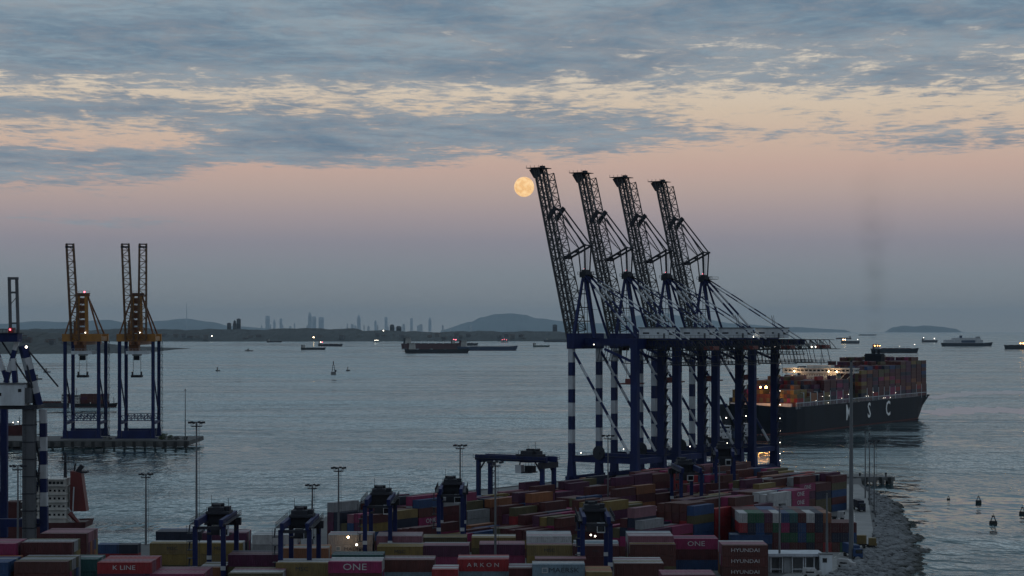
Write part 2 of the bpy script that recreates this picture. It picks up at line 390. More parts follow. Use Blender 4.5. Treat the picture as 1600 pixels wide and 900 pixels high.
# ---------------- far pier on the left, on piles
M_PIER = noisy('pier_deck', (.035,.037,.04), (.075,.077,.08), .2)
pL = empty('far_pier'); tag(pL, 'long dark pier on piles carrying two golden topped cranes', 'pier')
PD = 1240.0; PZ = 1.4
x0, x1 = gx(-420, PD), gx(298, PD)
pd = MB(); pd.bx(x0, x1, PD-6, PD+52, -1.2, PZ); pd.build('deck', M_PIER, pL)
ap = MB(); ap.bx(x0, x1-.4, PD-6.6, PD-6.02, -2.0, PZ-.5); ap.build('facing', noisy('pier_facing', (.03,.032,.035), (.09,.09,.09), .4), pL)
k_ = int((x1-x0)/6)
for i in range(k_):
    x = x1 - 2 - i*6
    if x > gx(-20, PD): MB().tube((x, PD-5, -6), (x, PD-5, -1.21), .7, 6).build('pile', M_CONC, pL)
    if x > gx(-20, PD): MB().bx(x-.9, x+.9, PD-7.3, PD-6.62, -2.2, 1.0).build('fender', M_DARK, pL)

# clutter on the tip of the far pier
M_LEAF = noisy('leaf_green', (.02,.035,.012), (.05,.075,.025), 1.5)
def bush(px, s_, label, seed):
    r = empty('bush', (gx(px, PD+6), PD+6, PZ)); tag(r, label, 'bush', 'bushes on the far pier'); q = random.Random(seed); m = MB()
    for k in range(90):
        a, h, d = q.random()*6.28, q.random(), q.random()**.5; rr = d*s_*(1-.5*h); c = Vector((rr*math.cos(a), rr*math.sin(a), .3+h*s_*1.1)); n1 = Vector((q.uniform(-1,1),q.uniform(-1,1),q.uniform(-1,1)))*.45; n2 = Vector((q.uniform(-1,1),q.uniform(-1,1),q.uniform(-1,1)))*.45
        m.add([c-n1, c+n2, c+n1, c-n2], [(0,1,2,3)])
    m.build('foliage', M_LEAF, r); MB().tube((0,0,0),(0,0,s_*.6),.12,5).build('stem', M_CONC, r)
for px, s_, lab, sd in ((258,3.0,'largest bush on the far pier, right of the second golden crane',1),(266,2.2,'small bush beside the larger one on the far pier',2),(252,1.8,'lowest bush at the foot of the second golden crane',3)): bush(px, s_, lab, sd)
def scrap(px, label, seed, n):
    r = empty('scrap_heap', (gx(px, PD+4), PD+4, PZ)); tag(r, label, 'scrap heap'); q = random.Random(seed)
    for k in range(n): MB().box((q.uniform(-3,3), q.uniform(-1.5,1.5), .4+q.random()*1.2), (q.uniform(.8,2),q.uniform(.6,1.4),q.uniform(.7,1.3)), rz=q.random()*3).build('lump', M_PIER if k % 2 else M_CONC, r)
scrap(284, 'heap of dark lumps at the very tip of the far pier', 3, 9); scrap(168, 'dark heap between the two golden cranes on the far pier', 4, 7); scrap(274, 'low dark heap between bushes and the pier tip', 5, 6)

# ------------------------------------------------------------------ ship-to-shore cranes
M_BLUE = paint('crane_blue', (.004,.012,.075), .6, wear=.3, spec=.25)
M_WHITE = paint('crane_white', (.40,.43,.47), .55, wear=.25)
M_GREY = paint('crane_grey', (.075,.082,.095), .6)
M_BOOM = paint('boom_steel', (.035,.038,.046), .6)
M_STEEL = paint('dark_steel', (.018,.021,.032), .65, spec=.3)
M_HOUSE = paint('house_panel', (.5,.55,.6), .6, wear=.2)
M_RED = paint('signal_red', (.12,.014,.014), .5)
M_GLASS, _t, _b = newmat('dark_glass'); setin(_b, Roughness=.08); _b.inputs['Base Color'].default_value = (.01,.013,.017,1)
G_RED = glow('beacon_red', (1,.16,.22), 5.0)
G_WARM = glow('lamp_warm', (1,.62,.3), 30.0)
G_WHITE = glow('lamp_white', (1,.9,.74), 7.0)
G_ORANGE = glow('lamp_orange', (1,.42,.1), 40.0)
GA, HB = 32.3, 11.15                                   # rail gauge, half leg spacing
ZT, ZB = 64.6, 57.9                                    # top beam
def make_sts():
    r = empty('quay_crane')
    # legs: striped on the waterside, blue on the landside
    for b in (-HB, HB):
        m = MB(); m.bar((0,b,1.6),(0,b,10.5),3.6,2.6,0,2.4,2.2,up=(0,1,0)); m.bar((0,b,10.5),(0,b,16.9),2.4,2.2,0,up=(0,1,0))
        m.stripes((0,b,16.9),(0,b,ZB),2.3,2.2,6.2,1,0,up=(0,1,0)); m.build('leg', [M_BLUE, M_WHITE], r)
    for b in (-HB, HB):
        m = MB(); m.bar((GA,b,1.6),(GA,b,12),4.4,2.8,0,3.4,2.4,up=(0,1,0)); m.bar((GA,b,12),(GA,b,ZB),3.3,2.3,0,up=(0,1,0)); m.build('leg', M_BLUE, r)
    for a in (0, GA):
        w = 2.0 if a == 0 else 2.6
        MB().bx(a-w/2, a+w/2, -HB-3.6, HB+3.6, .9, 2.6).build('sill_beam', M_BLUE, r)
        MB().bx(a-w/2+.1, a+w/2-.1, -HB+1.3, HB-1.3, 8.6, 11.0).build('cross_beam', M_BLUE, r)
        for b in (-HB-2, HB+2):
            m = MB()
            for k in range(4): m.tube((a-.4, b-2.4+k*1.6, .45), (a+.4, b-2.4+k*1.6, .45), .42, 8)
            m.bx(a-.6, a+.6, b-3, b+3, .62, .9); m.build('bogie', M_STEEL, r)
    for b in (-HB, HB):
        MB().bx(1.3, GA-1.9, b-.9, b+.9, 8.8, 11.6).build('portal_beam', M_BLUE, r)
        m = MB(); m.stripes((1.1,b,56.5),(GA-3.2,b,13.2),1.15,1.15,6.5,0,1,n=6); m.build('diagonal_brace', [M_BLUE, M_WHITE], r)
        m = MB(); m.bar((GA,b,52),(17,b,57.9),1.0,1.0,0); m.build('knee_brace', M_BLUE, r)
    # walkway with rail on the portal beam, cable reel and landing
    m = MB()
    for b in (-HB-1.4,):
        m.bx(2, GA-2, b-.4, b+.4, 11.62, 11.7)
        for k in range(13): m.bar((2+k*2.3,b-.4,11.7),(2+k*2.3,b-.4,12.8),.08)
        m.bar((2,b-.4,12.8),(GA-2.5,b-.4,12.8),.08)
    m.build('walkway', M_STEEL, r)
    m = MB(); m.tube((15,-HB-1.9,13.2),(15,-HB-1.3,13.2),3.0,14); m.tube((15,-HB-2.3,13.2),(15,-HB-1.9,13.2),.8,8); m.build('cable_reel', M_STEEL, r)
    # top frame
    MB().bx(-1.8, 1.8, -HB-1.2, HB+1.2, ZB, ZT).build('top_beam', M_BLUE, r)
    MB().bx(GA-1.8, GA+1.8, -HB-1.2, HB+1.2, ZB, ZT-2.2).build('top_beam', M_BLUE, r)
    for b in (-3.3, 3.3):
        m = MB(); m.bx(-6, -1.8, b-.75, b+.75, 59.2, 62.4); m.bx(1.8, GA-1.8, b-.75, b+.75, 59.2, 62.4); m.bx(GA+1.8, 52, b-.75, b+.75, 59.2, 61.9); m.build('girder', M_BLUE, r)
    # side walkways along the girder, hung with equipment
    m = MB()
    for b in (-5.2, 5.2):
        for x0, x1 in ((-5, -2), (2, GA-2), (GA+2, 60)):
            m.bx(x0, x1, b-.6, b+.6, 58.6, 58.75)
            n = max(2, int((x1-x0)/2.2))
            for k in range(n+1): m.bar((x0+(x1-x0)*k/n,b-.6 if b < 0 else b+.6,58.75),(x0+(x1-x0)*k/n,b-.6 if b < 0 else b+.6,60.0),.1)
            s_ = -1 if b < 0 else 1
            m.bar((x0,b+s_*.6,59.4),(x1,b+s_*.6,59.4),.09); m.bar((x0,b+s_*.6,60.0),(x1,b+s_*.6,60.0),.1)
    m.build('walkway', M_STEEL, r)
    # back reach lattice with hanging platforms
    m = MB()
    for b in (-4.6, 4.6): m.truss((GA+2,b,57.4),(68,b,57.4),(GA+2,b,61.6),(64,b,61.6),12,.35,.22)
    for k in range(9): m.bar((GA+4+k*4.2,-4.6,57.4),(GA+4+k*4.2,4.6,57.4),.28); m.bar((GA+4+k*3.8,-4.6,61.6),(GA+4+k*3.8,4.6,61.6),.22)
    m.build('back_truss', M_STEEL, r)
    m = MB()
    for x0, x1, z in ((GA+3, GA+20, 54.6), (GA+9, GA+24, 51.0), (50, 66, 50.8), (22, 30, 51.5), (8, 15, 52.5)):
        m.bx(x0, x1, -3.5, 3.5, z, z+.25)
        n = int((x1-x0)/2)
        for k in range(n+1):
            x = x0+(x1-x0)*k/n
            for b in (-3.5, 3.5): m.bar((x,b,z+.25),(x,b,z+1.4),.1)
        for b in (-3.5, 3.5): m.bar((x0,b,z+1.4),(x1,b,z+1.4),.1); m.bar((x0,b,z+.8),(x1,b,z+.8),.08)
        for x in (x0+.5, (x0+x1)/2, x1-.5):
            for b in (-3.4, 3.4): m.bar((x,b,z+.25),(x+1.5 if x < 40 else x-2,b,59.2),.22)
    m.build('hanging_platform', M_STEEL, r)
    m = MB(); m.bx(61, 65.5, -2.6, 2.6, 57.7, 59.2); m.bar((62,-3,60.4),(62,-3,62),.2); m.bar((62,3,60.4),(62,3,62),.2); m.build('winch_frame', M_RED, r)
    # machinery house
    h = MB(); h.bx(29.6, 43.8, -3.4, 3.4, 62.42, 66.9); h.build('machinery_house', M_HOUSE, r)
    ho = r.children[-1]
    MB().bx(29.3, 44.1, -3.7, 3.7, 66.9, 67.25).build('roof', M_GREY, ho)
    for x in (31.5, 38.5): MB().bx(x, x+ (3.2 if x < 35 else 1.1), -3.46, -3.402, 64.4, 65.1).build('louvre', M_STEEL, ho)
    MB().bx(41.6, 42.6, -3.46, -3.402, 62.6, 64.7).build('door', M_GREY, ho)
    MB().bx(43.802, 43.86, -2.2, 2.2, 64.0, 65.2).build('louvre', M_STEEL, ho)
    m = MB()
    for k in range(8): m.bar((29+k*2.35,-5.4,62.6),(29+k*2.35,-5.4,63.7),.09)
    m.bar((29,-5.4,63.7),(45.5,-5.4,63.7),.1); m.bx(29,45.5,-5.6,-3.42,62.43,62.55); m.bar((38,-1,67.25),(37,-1,73),.12); m.bar((38,1,67.25),(37,1,73),.12); m.bar((39,-1,67.25),(37,-1,73),.1)
    m.build('service_rail', M_STEEL, ho)
    # mast: verticals over the waterside leg, inclined rear legs, head platform
    for b in (-5.2, 5.2):
        MB().bar((-.6,b*1.6,ZT),(-.3,b*.3,89.5),1.2,1.2,0,.9,.9).build('mast_leg', M_BLUE, r)
        MB().bar((8.2,b*1.15,62.4),(.6,b*.35,89.5),1.1,1.1,0,.9,.9).build('mast_leg', M_BLUE, r)
    m = MB()
    for z in (70, 76, 82): 
        f = (89.5-z)/(89.5-64.6); m.bar((-.4,-5.2*(.3+1.3*f),z),(-.4,5.2*(.3+1.3*f),z),.45); m.bar((-.4,-5.2*(.3+1.3*f),z),(.4+7.6*f,-5.2*(.35+.8*f),z),.3)
    for k in range(6): m.bar((.2,-1.2,66+k*4),(.2,1.2,66+k*4),.14)
    m.bar((.2,-1.2,64.6),(.2,-1.2,89),.16); m.bar((.2,1.2,64.6),(.2,1.2,89),.16)
    m.bar((3.0,-2.2,84.5),(-2.8,-2.6,83.2),.25); m.bx(-4,6,-1.2,1.2,75.0,75.12)
    m.build('mast_ladder', M_STEEL, r)
    m = MB(); m.bx(-1.5, 1.7, -2.6, 2.6, 89.2, 91.6); m.bx(-2.2, 6.2, -3, 3, 90.3, 90.45)
    for x, b in ((-2.2,-3),(-2.2,3),(2,-3),(2,3),(6.2,-3),(6.2,3)): m.bar((x,b,90.45),(x,b,91.7),.12)
    for b in (-3, 3): m.bar((-2.2,b,91.7),(6.2,b,91.7),.12); m.bar((-2.2,b,91.1),(6.2,b,91.1),.1)
    m.prism([(-1.2,-1.4),(1.2,-1.4),(1.2,1.4),(-1.2,1.4)], 91.6, 92.6); m.build('mast_head', M_STEEL, r)
    MB().ball((-.4,0,93.1),.34,n=8,m=5).build('beacon', G_RED, r)
    # stays, banded blue and white
    for b in (-3.3, 3.3):
        m = MB(); m.stripes((1.4,b*.7,89.6),(28.2,b,62.5),1.0,1.0,7.0,0,1,n=6); m.build('back_stay', [M_BLUE, M_WHITE], r)
        m = MB(); m.stripes((1.6,b*.7,90.2),(50.5,b,62.0),.62,.62,7.4,0,1,n=6); m.build('back_stay', [M_BLUE, M_WHITE], r)
    # raised boom
    d = Vector((-.2275,0,.9738)); n = Vector((.9738,0,.2275)); H0 = Vector((-6.4,0,62.0)); LB = 78.0
    def B(t, q, b): return tuple(H0 + d*t + n*q + Vector((0,b,0)))
    for b in (-3.2, 3.2):
        MB().truss(B(0,-.9,b),B(LB,-.9,b),B(0,1.2,b),B(LB,1.2,b),34,.5,.34).bar(B(0,-.9,b),B(LB,-.9,b),.8,.7,0,up=(0,1,0)).build('boom_girder', M_BOOM, r)
    m = MB()
    for k in range(19): m.bar(B(1+k*4,-.5,-3.2),B(1+k*4,-.5,3.2),.4); m.bar(B(1+k*4,-.5,-3.2 if k%2 else 3.2),B(min(LB,5+k*4),-.5,3.2 if k%2 else -3.2),.22)
    for b in (-4.1, 4.1):
        m.bar(B(2,-.6,b),B(LB,-.6,b),.16); m.bar(B(2,.5,b),B(LB,.5,b),.12)
        for k in range(25): m.bar(B(2+k*3,-.6,b),B(2+k*3,.9,b),.12)
    m.build('boom_bracing', M_BOOM, r)
    for b in (-3.0, 3.0):
        m = MB(); m.truss(B(3,1.5,b),B(LB-3,1.5,b),B(3,5.6,b),B(LB-3,4.8,b),24,.38,.26); m.build('boom_truss', M_BOOM, r)
    m = MB()
    for k in range(13): m.bar(B(3+k*5.7,5.5-.6*k/12,-3),B(3+k*5.7,5.5-.6*k/12,3),.26); m.bar(B(3+k*5.7,5.5-.6*k/12,-3 if k%2 else 3),B(min(LB-3,8.7+k*5.7),5.4-.6*k/12,3 if k%2 else -3),.2)
    m.build('truss_tie', M_BOOM, r)
    m = MB(); m.bar(B(LB-3.6,-1.6,-1.6),B(LB+.6,-2.6,-1.6),1.6,2.2,0,2.2,3.4,up=(0,1,0)); m.bar(B(LB-1.5,-1.2,2.2),B(LB+.6,-1.6,2.2),1.4,2.2,0,up=(0,1,0))
    m.bx(H0.x+d.x*LB-4.6, H0.x+d.x*LB+3.2, -4.4, 4.4, 62+d.z*LB+.2, 62+d.z*LB+.5)
    for k in range(5): m.bar((H0.x+d.x*LB-4.5+k*2.2,-4.3,62+d.z*LB+.5),(H0.x+d.x*LB-4.5+k*2.2,-4.3,62+d.z*LB+1.5),.12)
    m.bx(H0.x+d.x*LB+.6, H0.x+d.x*LB+2.0, -1.2, 1.2, 62+d.z*LB+.5, 62+d.z*LB+1.4)
    m.build('boom_tip', M_STEEL, r)
    m = MB(); m.bar(B(54.5,1.2,-3.4),B(58.6,6.4,-3.4),1.9,.5,up=(0,1,0)); m.bar(B(54.5,1.2,3.4),B(58.6,6.4,3.4),1.9,.5,up=(0,1,0)); m.bar(B(57.6,6.0,-3.4),B(57.6,6.0,3.4),.9); m.build('stay_bracket', M_STEEL, r)
    # folded fore stays between the bracket, the knuckle and the mast head
    K1 = Vector((-.9,0,103.0)); K2 = Vector((1.2,0,103.4))
    for b in (-2.6, 2.6):
        m = MB(); m.bar(B(58,6.6,b),(1.2,b,103.4),.5); m.bar((1.2,b,103.4),(1.0,b*.7,91.6),.5); m.build('fore_stay', M_STEEL, r)
        m = MB(); m.bar(B(55.5,6.2,b),(-2.2,b,102.6),.36); m.bar((-2.2,b,102.6),(-1.2,b*.7,90.6),.42); m.build('fore_stay', M_STEEL, r)
    m = MB(); m.bar((1.8,-2.8,103.5),(-9.2,-2.4,98.2),.95,.7); m.bar((1.8,2.8,103.5),(-9.2,2.4,98.2),.95,.7); m.bar((1.4,-3,103.3),(1.4,3,103.3),.6); m.bar((-9.2,-2.4,98.2),(-9.2,2.4,98.2),1.5); m.bar((-4,-2.6,100.5),(-4,2.6,100.5),.8); m.build('stay_knuckle', M_STEEL, r)
    m = MB()
    for i, b in enumerate((-2.0,-1.0,.2,1.2,2.2)): m.bar(B(50-i*1.2,5.6,b),(-2.4-.6*i,b,102),.09); m.bar((.2,b,102),(.2,b*.6,91),.08)
    m.build('hoist_rope', M_STEEL, r)
    # trolley, cab and hanging spreader
    m = MB(); m.bx(20.5, 27.5, -2.4, 2.4, 58.7, 60.6); m.bx(18.5, 21.0, -2.6, 2.6, 57.2, 58.6); m.build('trolley', M_STEEL, r)
    c = MB(); c.bx(15.2, 18.0, -1.4, 1.4, 54.2, 57.2); c.build('operator_cab', M_GREY, r)
    MB().bx(15.13, 15.198, -1.25, 1.25, 54.9, 56.8).build('window', M_GLASS, r.children[-1]); 
    m = MB(); m.bx(21.5, 26.5, -6.1, 6.1, 42.6, 43.2); m.bx(22.3, 25.7, -3, 3, 43.2, 45.0)
    for x in (22.6,25.4):
        for b in (-2.4,2.4): m.bar((x,b,45.0),(x,b,58.7),.1)
    m.build('spreader', M_RED, r)
    # stair tower on a landside leg
    m = MB()
    for k in range(13):
        z = 11.7+k*3.6; m.bar((GA+2.0,HB-1.2,z),(GA+2.0,HB+1.2,z+3.4) if k%2 else (GA+2.0,HB-1.2,z+.1),.5,.14); m.bx(GA+1.7,GA+3.4,HB-1.6,HB+1.6,z,z+.12)
        m.bar((GA+3.3,HB-1.5,z+.12),(GA+3.3,HB-1.5,z+3.6),.1); m.bar((GA+3.3,HB+1.5,z+.12),(GA+3.3,HB+1.5,z+3.6),.1); m.bar((GA+3.3,HB-1.5,z+1.2),(GA+3.3,HB+1.5,z+1.2),.08)
        m.bar((GA+2.4,HB-1.4,z+.12),(GA+2.4,HB+1.4,z+3.6),.35,.16)
    m.build('stair_tower', M_STEEL, r)
    return r
names = [
    ('first quay crane by the moon, raised lattice boom, blue and white striped legs', 0),
    ('second quay crane from the moon with raised boom and striped legs', 1),
    ('third quay crane from the moon, raised boom, white machinery house', 2),
    ('quay crane nearest the departing container ship, boom raised, back reach in view', 3)]
sts = []
for lab, k in names:
    c = make_sts() if k == 0 else copy_tree(sts[0])
    c.location = Q(HB + 35.0*k, 0); c.rotation_euler = (0, 0, RZ)
    tag(c, lab, 'quay crane', 'quay cranes with raised booms'); sts.append(c)
# work lamps that burn on single cranes
for k, pts in ((3, [(29.0,-5.0,63.0,.8),(36,-5.6,58.4,.28),(41,-5.6,58.4,.3),(45,-5.6,58.4,.34),(33,-5.6,60.6,.3),(60,-5,58.3,.3),(62,-5,58.3,.26)]),
               (2, [(14,-5.6,57.6,.3)]), (1, [(2.4,-5.7,60.4,.3)]), (0, [(8,-5.7,59.8,.25)])):
    for x, b, z, r_ in pts: MB().ball((x,b,z), r_, n=6, m=4).build('work_lamp', G_WHITE, sts[k])
for k in range(4):
    for x, b, z in ((6,-HB-1.8,12.9),(20,-HB-1.8,12.9),(26,-HB-1.8,3.2)): MB().ball((x,b,z), .22, n=6, m=4).build('work_lamp', G_WHITE, sts[k]) if (k > 1 or x < 10) else None
# a column of small lamps on the landside leg nearest the ship
for z in (4, 7.2, 12.5, 18, 24, 30.5, 37, 43.5, 50): MB().ball((GA+1.9,HB+1.2 if False else -HB+24.2,z),.2,n=6,m=4).build('work_lamp', G_WHITE, sts[3])

# ------------------------------------------------------------------ golden topped cranes on the far pier
M_GOLD = paint('crane_gold', (.34,.15,.02), .5, wear=.35)
M_GOLDB = paint('boom_ochre', (.13,.065,.03), .6, wear=.35)
M_GOLDD = paint('crane_rust', (.2,.075,.025), .6, wear=.35)
def pier_crane(px, booms, label):
    Y0 = PD + 4; r = empty('pier_crane', (gx(px, Y0), Y0, PZ), R(3)); tag(r, label, 'quay crane', 'golden topped cranes on the far pier')
    g = 30.0; hb = 9.8
    for y in (0, g):
        for x in (-hb, hb):
            m = MB(); m.bar((x,y,1),(x,y,5.6),3.0,2.4); m.bar((x,y,5.6),(x,y,58),1.9,1.9); m.build('leg', M_BLUE, r)
        MB().bx(-hb-2.5, hb+2.5, y-1.0, y+1.0, .8, 1.6).build('sill_beam', M_BLUE, r)
        m = MB(); m.bx(-hb+1.5, hb-1.5, y-.7, y+.7, 1.61, 5.4); m.build('portal_panel', M_BLUE, r)
        m = MB(); m.truss((-hb+1,y,11.4),(hb-1,y,11.4),(-hb+1,y,14.2),(hb-1,y,14.2),9,.4,.28); m.build('portal_truss', M_BLUE, r)
        MB().bx(-hb-1.6, hb+1.6, y-1.4, y+1.4, 58, 62.4).build('top_beam', M_GOLD, r)
    for x in (-hb, hb):
        m = MB(); m.bx(x-.8,x+.8,1.5,g-1.5,9,10.6); m.bar((x,1.2,40),(x,g-1.2,14),.7); m.build('portal_beam', M_BLUE, r)
        MB().bx(x-.9, x+.9, 1.5, g-1.5, 58.4, 61.0).build('side_beam', M_GOLD, r)
    for x in (-2.6, 2.6): MB().bx(x-.8, x+.8, -9, 58, 56.0, 57.98).build('girder', M_GOLDD, r)
    m = MB(); m.bx(-5.2, .6, 6, 14, 52.5, 57.9); m.build('machinery_house', M_GOLDD, r)
    m = MB(); m.bx(-5.8, 6.2, -3, 20, 50.4, 52.4); 
    for k in range(7): m.bar((-5.8+k*2,-3,52.4),(-5.8+k*2,-3,53.6),.12)
    m.bar((-5.8,-3,53.6),(6.2,-3,53.6),.12); m.build('service_platform', M_HOUSE, r)
    # mast: gold column and spread legs
    for x in (-2.8, 2.8): MB().bar((x, 1, 62.4), (x*.8, 2, 84.6), 2.5, 1.8, 0).build('mast_leg', M_GOLD, r)
    m = MB()
    for k in range(5): m.bx(-2.0, 1.4, 1.5, 1.9, 63+k*4.3, 66.4+k*4.3)
    m.bx(-5.0,-3.9,.8,2.2,62.41,70); m.build('mast_panel', M_GOLDD, r)
    for x0, x1 in ((-hb, -2.6), (hb, 3.2)):
        MB().bar((x0, 0, 62.4), (x1, 2, 85), .85).build('mast_leg', M_GOLDD, r); MB().bar((x0*.9, g, 62.4), (x1*.9, 3, 85), .7).build('back_stay', M_GOLDD, r)
    m = MB()
    for z in (66, 70, 74, 78, 82): m.bar((-2.8,1,z),(2.8,1,z),.3); m.bar((-2.8,1,z),(2.8,1,z+4 if z < 80 else z+2),.22)
    for x in (-1.2,-.4,.5,1.4): m.bar((x,1.4,62.4),(x*.8,2,84),.16)
    m.build('mast_lattice', M_GOLDD, r)
    m = MB(); m.bx(-3.6, 4.2, .6, 3.6, 84.6, 86.4); m.bx(-4, 4.6, .2, 4, 86.4, 86.55)
    for x in (-4,-2,0,2,4.6): m.bar((x,.2,86.5),(x,.2,87.7),.12)
    m.bar((-4,.2,87.7),(4.6,.2,87.7),.1); m.build('mast_head', M_GOLDD, r)
    MB().ball((1.4,.6,87.2),.5,n=8,m=5).build('beacon', G_RED, r)
    MB().ball((2.2,-1.6,63.2),.32,n=6,m=4).build('work_lamp', G_WHITE, r)
    for xb, lean in booms:
        m = MB(); p0, p1 = Vector((xb,-6.5,58.5)), Vector((xb+lean,-16,114.5))
        for q in (-2.3, 2.3):
            o = Vector((q,0,0)); o2 = Vector((q*.86,0,0)); dd = Vector((0,4.0,.8))
            m.truss(p0+o, p1+o2, p0+o+dd, p1+o2+dd*.8, 23, .75, .42)
        for k in range(18):
            a, b = p0.lerp(p1, k/17), p0.lerp(p1, min(1,(k+1)/17)); m.bar(a+Vector((-2,0,0)), a+Vector((2,0,0)), .42); m.bar(a+Vector((-2 if k%2 else 2,0,0)), b+Vector((2 if k%2 else -2,0,0)), .36)
        m.build('boom_truss', M_GOLDB, r)
        m = MB(); m.bx(xb+lean-2.2, xb+lean+2.2, -16.5, -12.5, 114.5, 115.0); m.bar((xb+lean-2.4,-16,113),(xb+lean+2.4,-16,113),1.0); m.build('boom_tip', M_STEEL, r)
        MB().bar(tuple(p0.lerp(p1,.48)+Vector((1.6,3,0))), (1.5, 1, 85.5), .3).build('fore_stay', M_STEEL, r)
    m = MB(); m.bx(-3.4, 1.8, 8, 12, 49.6, 51.5); m.bx(-2.6, .6, 8.6, 11.4, 46.8, 49.5); m.build('trolley', M_STEEL, r)
    m = MB(); m.bx(-4.0, 2.2, 6, 14, 36.6, 38.0); m.bx(-3.8,-3.2,8,12,38,40); m.bx(1.4,2.0,8,12,38,40)
    for x in (-3, 1.4): m.bar((x,9,40),(x,9,49.6),.12); m.bar((x,11,40),(x,11,49.6),.12)
    m.build('spreader', M_STEEL, r)
    m = MB()
    for k in range(14):
        z = 2+k*4; m.bx(hb+1.0, hb+2.6, g-1.6, g+1.6, z, z+.14); m.bar((hb+2.5,g-1.5,z),(hb+2.5,g-1.5,z+4),.1); m.bar((hb+1.8,g-1.4,z),(hb+1.8,g+1.4,z+4),.3,.14)
    m.build('stair_tower', M_STEEL, r)
    return r
pier_crane(128, [(-3.2, -1.6)], 'golden topped crane with a single raised boom, left of the far pier pair')
pier_crane(213, [(-3.4, -1.2), (4.0, 1.6)], 'golden topped crane showing two raised booms, near the far pier tip')

# ------------------------------------------------------------------ large near crane cut by the left edge
def left_crane():
    D = 640.0; r = empty('harbour_crane', (gx(46, D), D, 0)); tag(r, 'grey and striped harbour crane with white house at the left edge', 'harbour crane')
    k = D/FPX
    def X(x): return (x-46)*k
    def Z(y): return CAMH-(y-HZ)*k
    m = MB(); m.bx(X(37),X(55),-2,2,.8,Z(634)); lg = m.build('leg', M_GREY, r); m = MB()
    for q in range(8): m.bx(X(37)-.12,X(55)+.12,-2.12,2.12,6+q*5.2,6.35+q*5.2)
    for q in range(36): m.bar((X(40),-2.3,2+q*1.1),(X(43),-2.3,2+q*1.1),.07)
    m.bar((X(40),-2.3,1),(X(40),-2.3,42),.08); m.bar((X(43),-2.3,1),(X(43),-2.3,42),.08); m.build('ladder', M_STEEL, lg)
    m = MB(); m.bar((X(66),3,.8),(X(65.5),3,Z(792)),2.2); m.stripes((X(65.5),3,Z(792)),(X(64),3,Z(640)),2.1,2.0,4.45,1,0); m.build('leg', [M_BLUE, M_WHITE], r)
    m = MB(); m.stripes((X(-18),3,.8),(X(-18),3,Z(640)),2.1,2.1,4.45,0,1); m.build('leg', [M_BLUE, M_WHITE], r)
    m = MB(); m.bx(X(-30),X(-18)-.2,24,26,.8,Z(640)); m.build('leg', M_BLUE, r)
    m = MB(); m.stripes((X(52),4.5,Z(770)),(X(63),3.2,Z(690)),.8,.8,3.2,0,1,n=6); m.build('diagonal_brace', [M_BLUE, M_WHITE], r)
    m = MB(); m.bar((X(55),1,Z(690)),(X(62),3,Z(740)),.5); m.bar((X(55),1,Z(735)),(X(63),3,Z(775)),.5)
    for q in range(9): m.bx(X(55.2), X(61), 1.0, 4.0, Z(820-q*20), Z(820-q*20)+.15); m.bar((X(60.5),1.1,Z(820-q*20)),(X(60.5),1.1,Z(820-q*20)+3.9),.1)
    m.build('stair_tower', M_STEEL, r)
    m = MB(); m.bx(X(-60),X(62),-3,6,Z(639),Z(633)); m.build('slewing_deck', M_STEEL, r)
    h = MB(); h.bx(X(-60),X(42),-4,5,Z(632.9),Z(600)); ho = h.build('machinery_house', M_HOUSE, r)
    MB().bx(X(-61),X(43),-4.3,5.3,Z(600),Z(598.2)).build('roof', M_GREY, ho)
    MB().bx(X(1),X(7),-4.07,-4.002,Z(618),Z(613)).build('window', M_GLASS, ho)
    MB().bx(X(33),X(38),-4.07,-4.002,Z(612),Z(607)).build('window', M_GLASS, ho)
    MB().bx(X(42.3),X(50),-2.5,3.5,Z(630),Z(606)).build('cabinet', M_GREY, r)
    # inclined striped struts and the top frame
    for (xa,ya,xb,yb,w) in ((36,540,56,633,2.6),(28,530,9,598,1.6),(21,560,24,598,1.8),(-8,540,12,598,1.4)):
        m = MB(); m.stripes((X(xb),3 if xb > 50 else 0,Z(yb)),(X(xa),0,Z(ya)),w,w*.8,3.4,0,1); m.build('strut', [M_BLUE, M_WHITE], r)
    for (xa,ya,xb,yb) in ((38,540,92,604),(36,545,52,606),(2,532,50,604)):
        MB().bar((X(xa),0,Z(ya)),(X(xb),-1,Z(yb)),.42).build('stay', M_STEEL, r)
    m = MB(); m.bx(X(-60),X(31),-3,3,Z(534),Z(521)); m.build('top_beam', M_BLUE, r)
    m = MB(); m.bx(X(-60),X(33),-3.6,3.6,Z(520.9),Z(520))
    for q in range(12): m.bar((X(-30+q*5.5),-3.5,Z(520)),(X(-30+q*5.5),-3.5,Z(514.5)),.1)
    m.bar((X(-30),-3.5,Z(514.5)),(X(31),-3.5,Z(514.5)),.1); m.build('walkway', M_STEEL, r)
    m = MB(); m.bar((X(14.5),0,Z(434)),(X(16.5),0,Z(520)),.85); m.bar((X(26),0,Z(434)),(X(28.5),0,Z(520)),.85); m.build('mast_leg', M_GREY, r)
    m = MB(); m.bx(X(12.5),X(28.5),-.6,.6,Z(437),Z(433)); m.bar((X(15),0,Z(457)),(X(27),0,Z(457)),.6); m.bar((X(17),0,Z(475)),(X(27),0,Z(463)),.2); m.bar((X(25),0,Z(480)),(X(25),0,Z(457)),.2); m.bar((X(16),0,Z(505)),(X(28),0,Z(505)),.5); m.build('mast_head', M_GREY, r)
    m = MB(); m.bx(X(15),X(22),-2,2,Z(520),Z(512)); m.build('winch', M_RED, r)
    MB().ball((X(18.5),-2.4,Z(515)),.28,n=6,m=4).build('beacon', G_RED, r)
    MB().ball((X(46),-4.2,Z(542)),.36,n=6,m=4).build('work_lamp', G_WHITE, r)
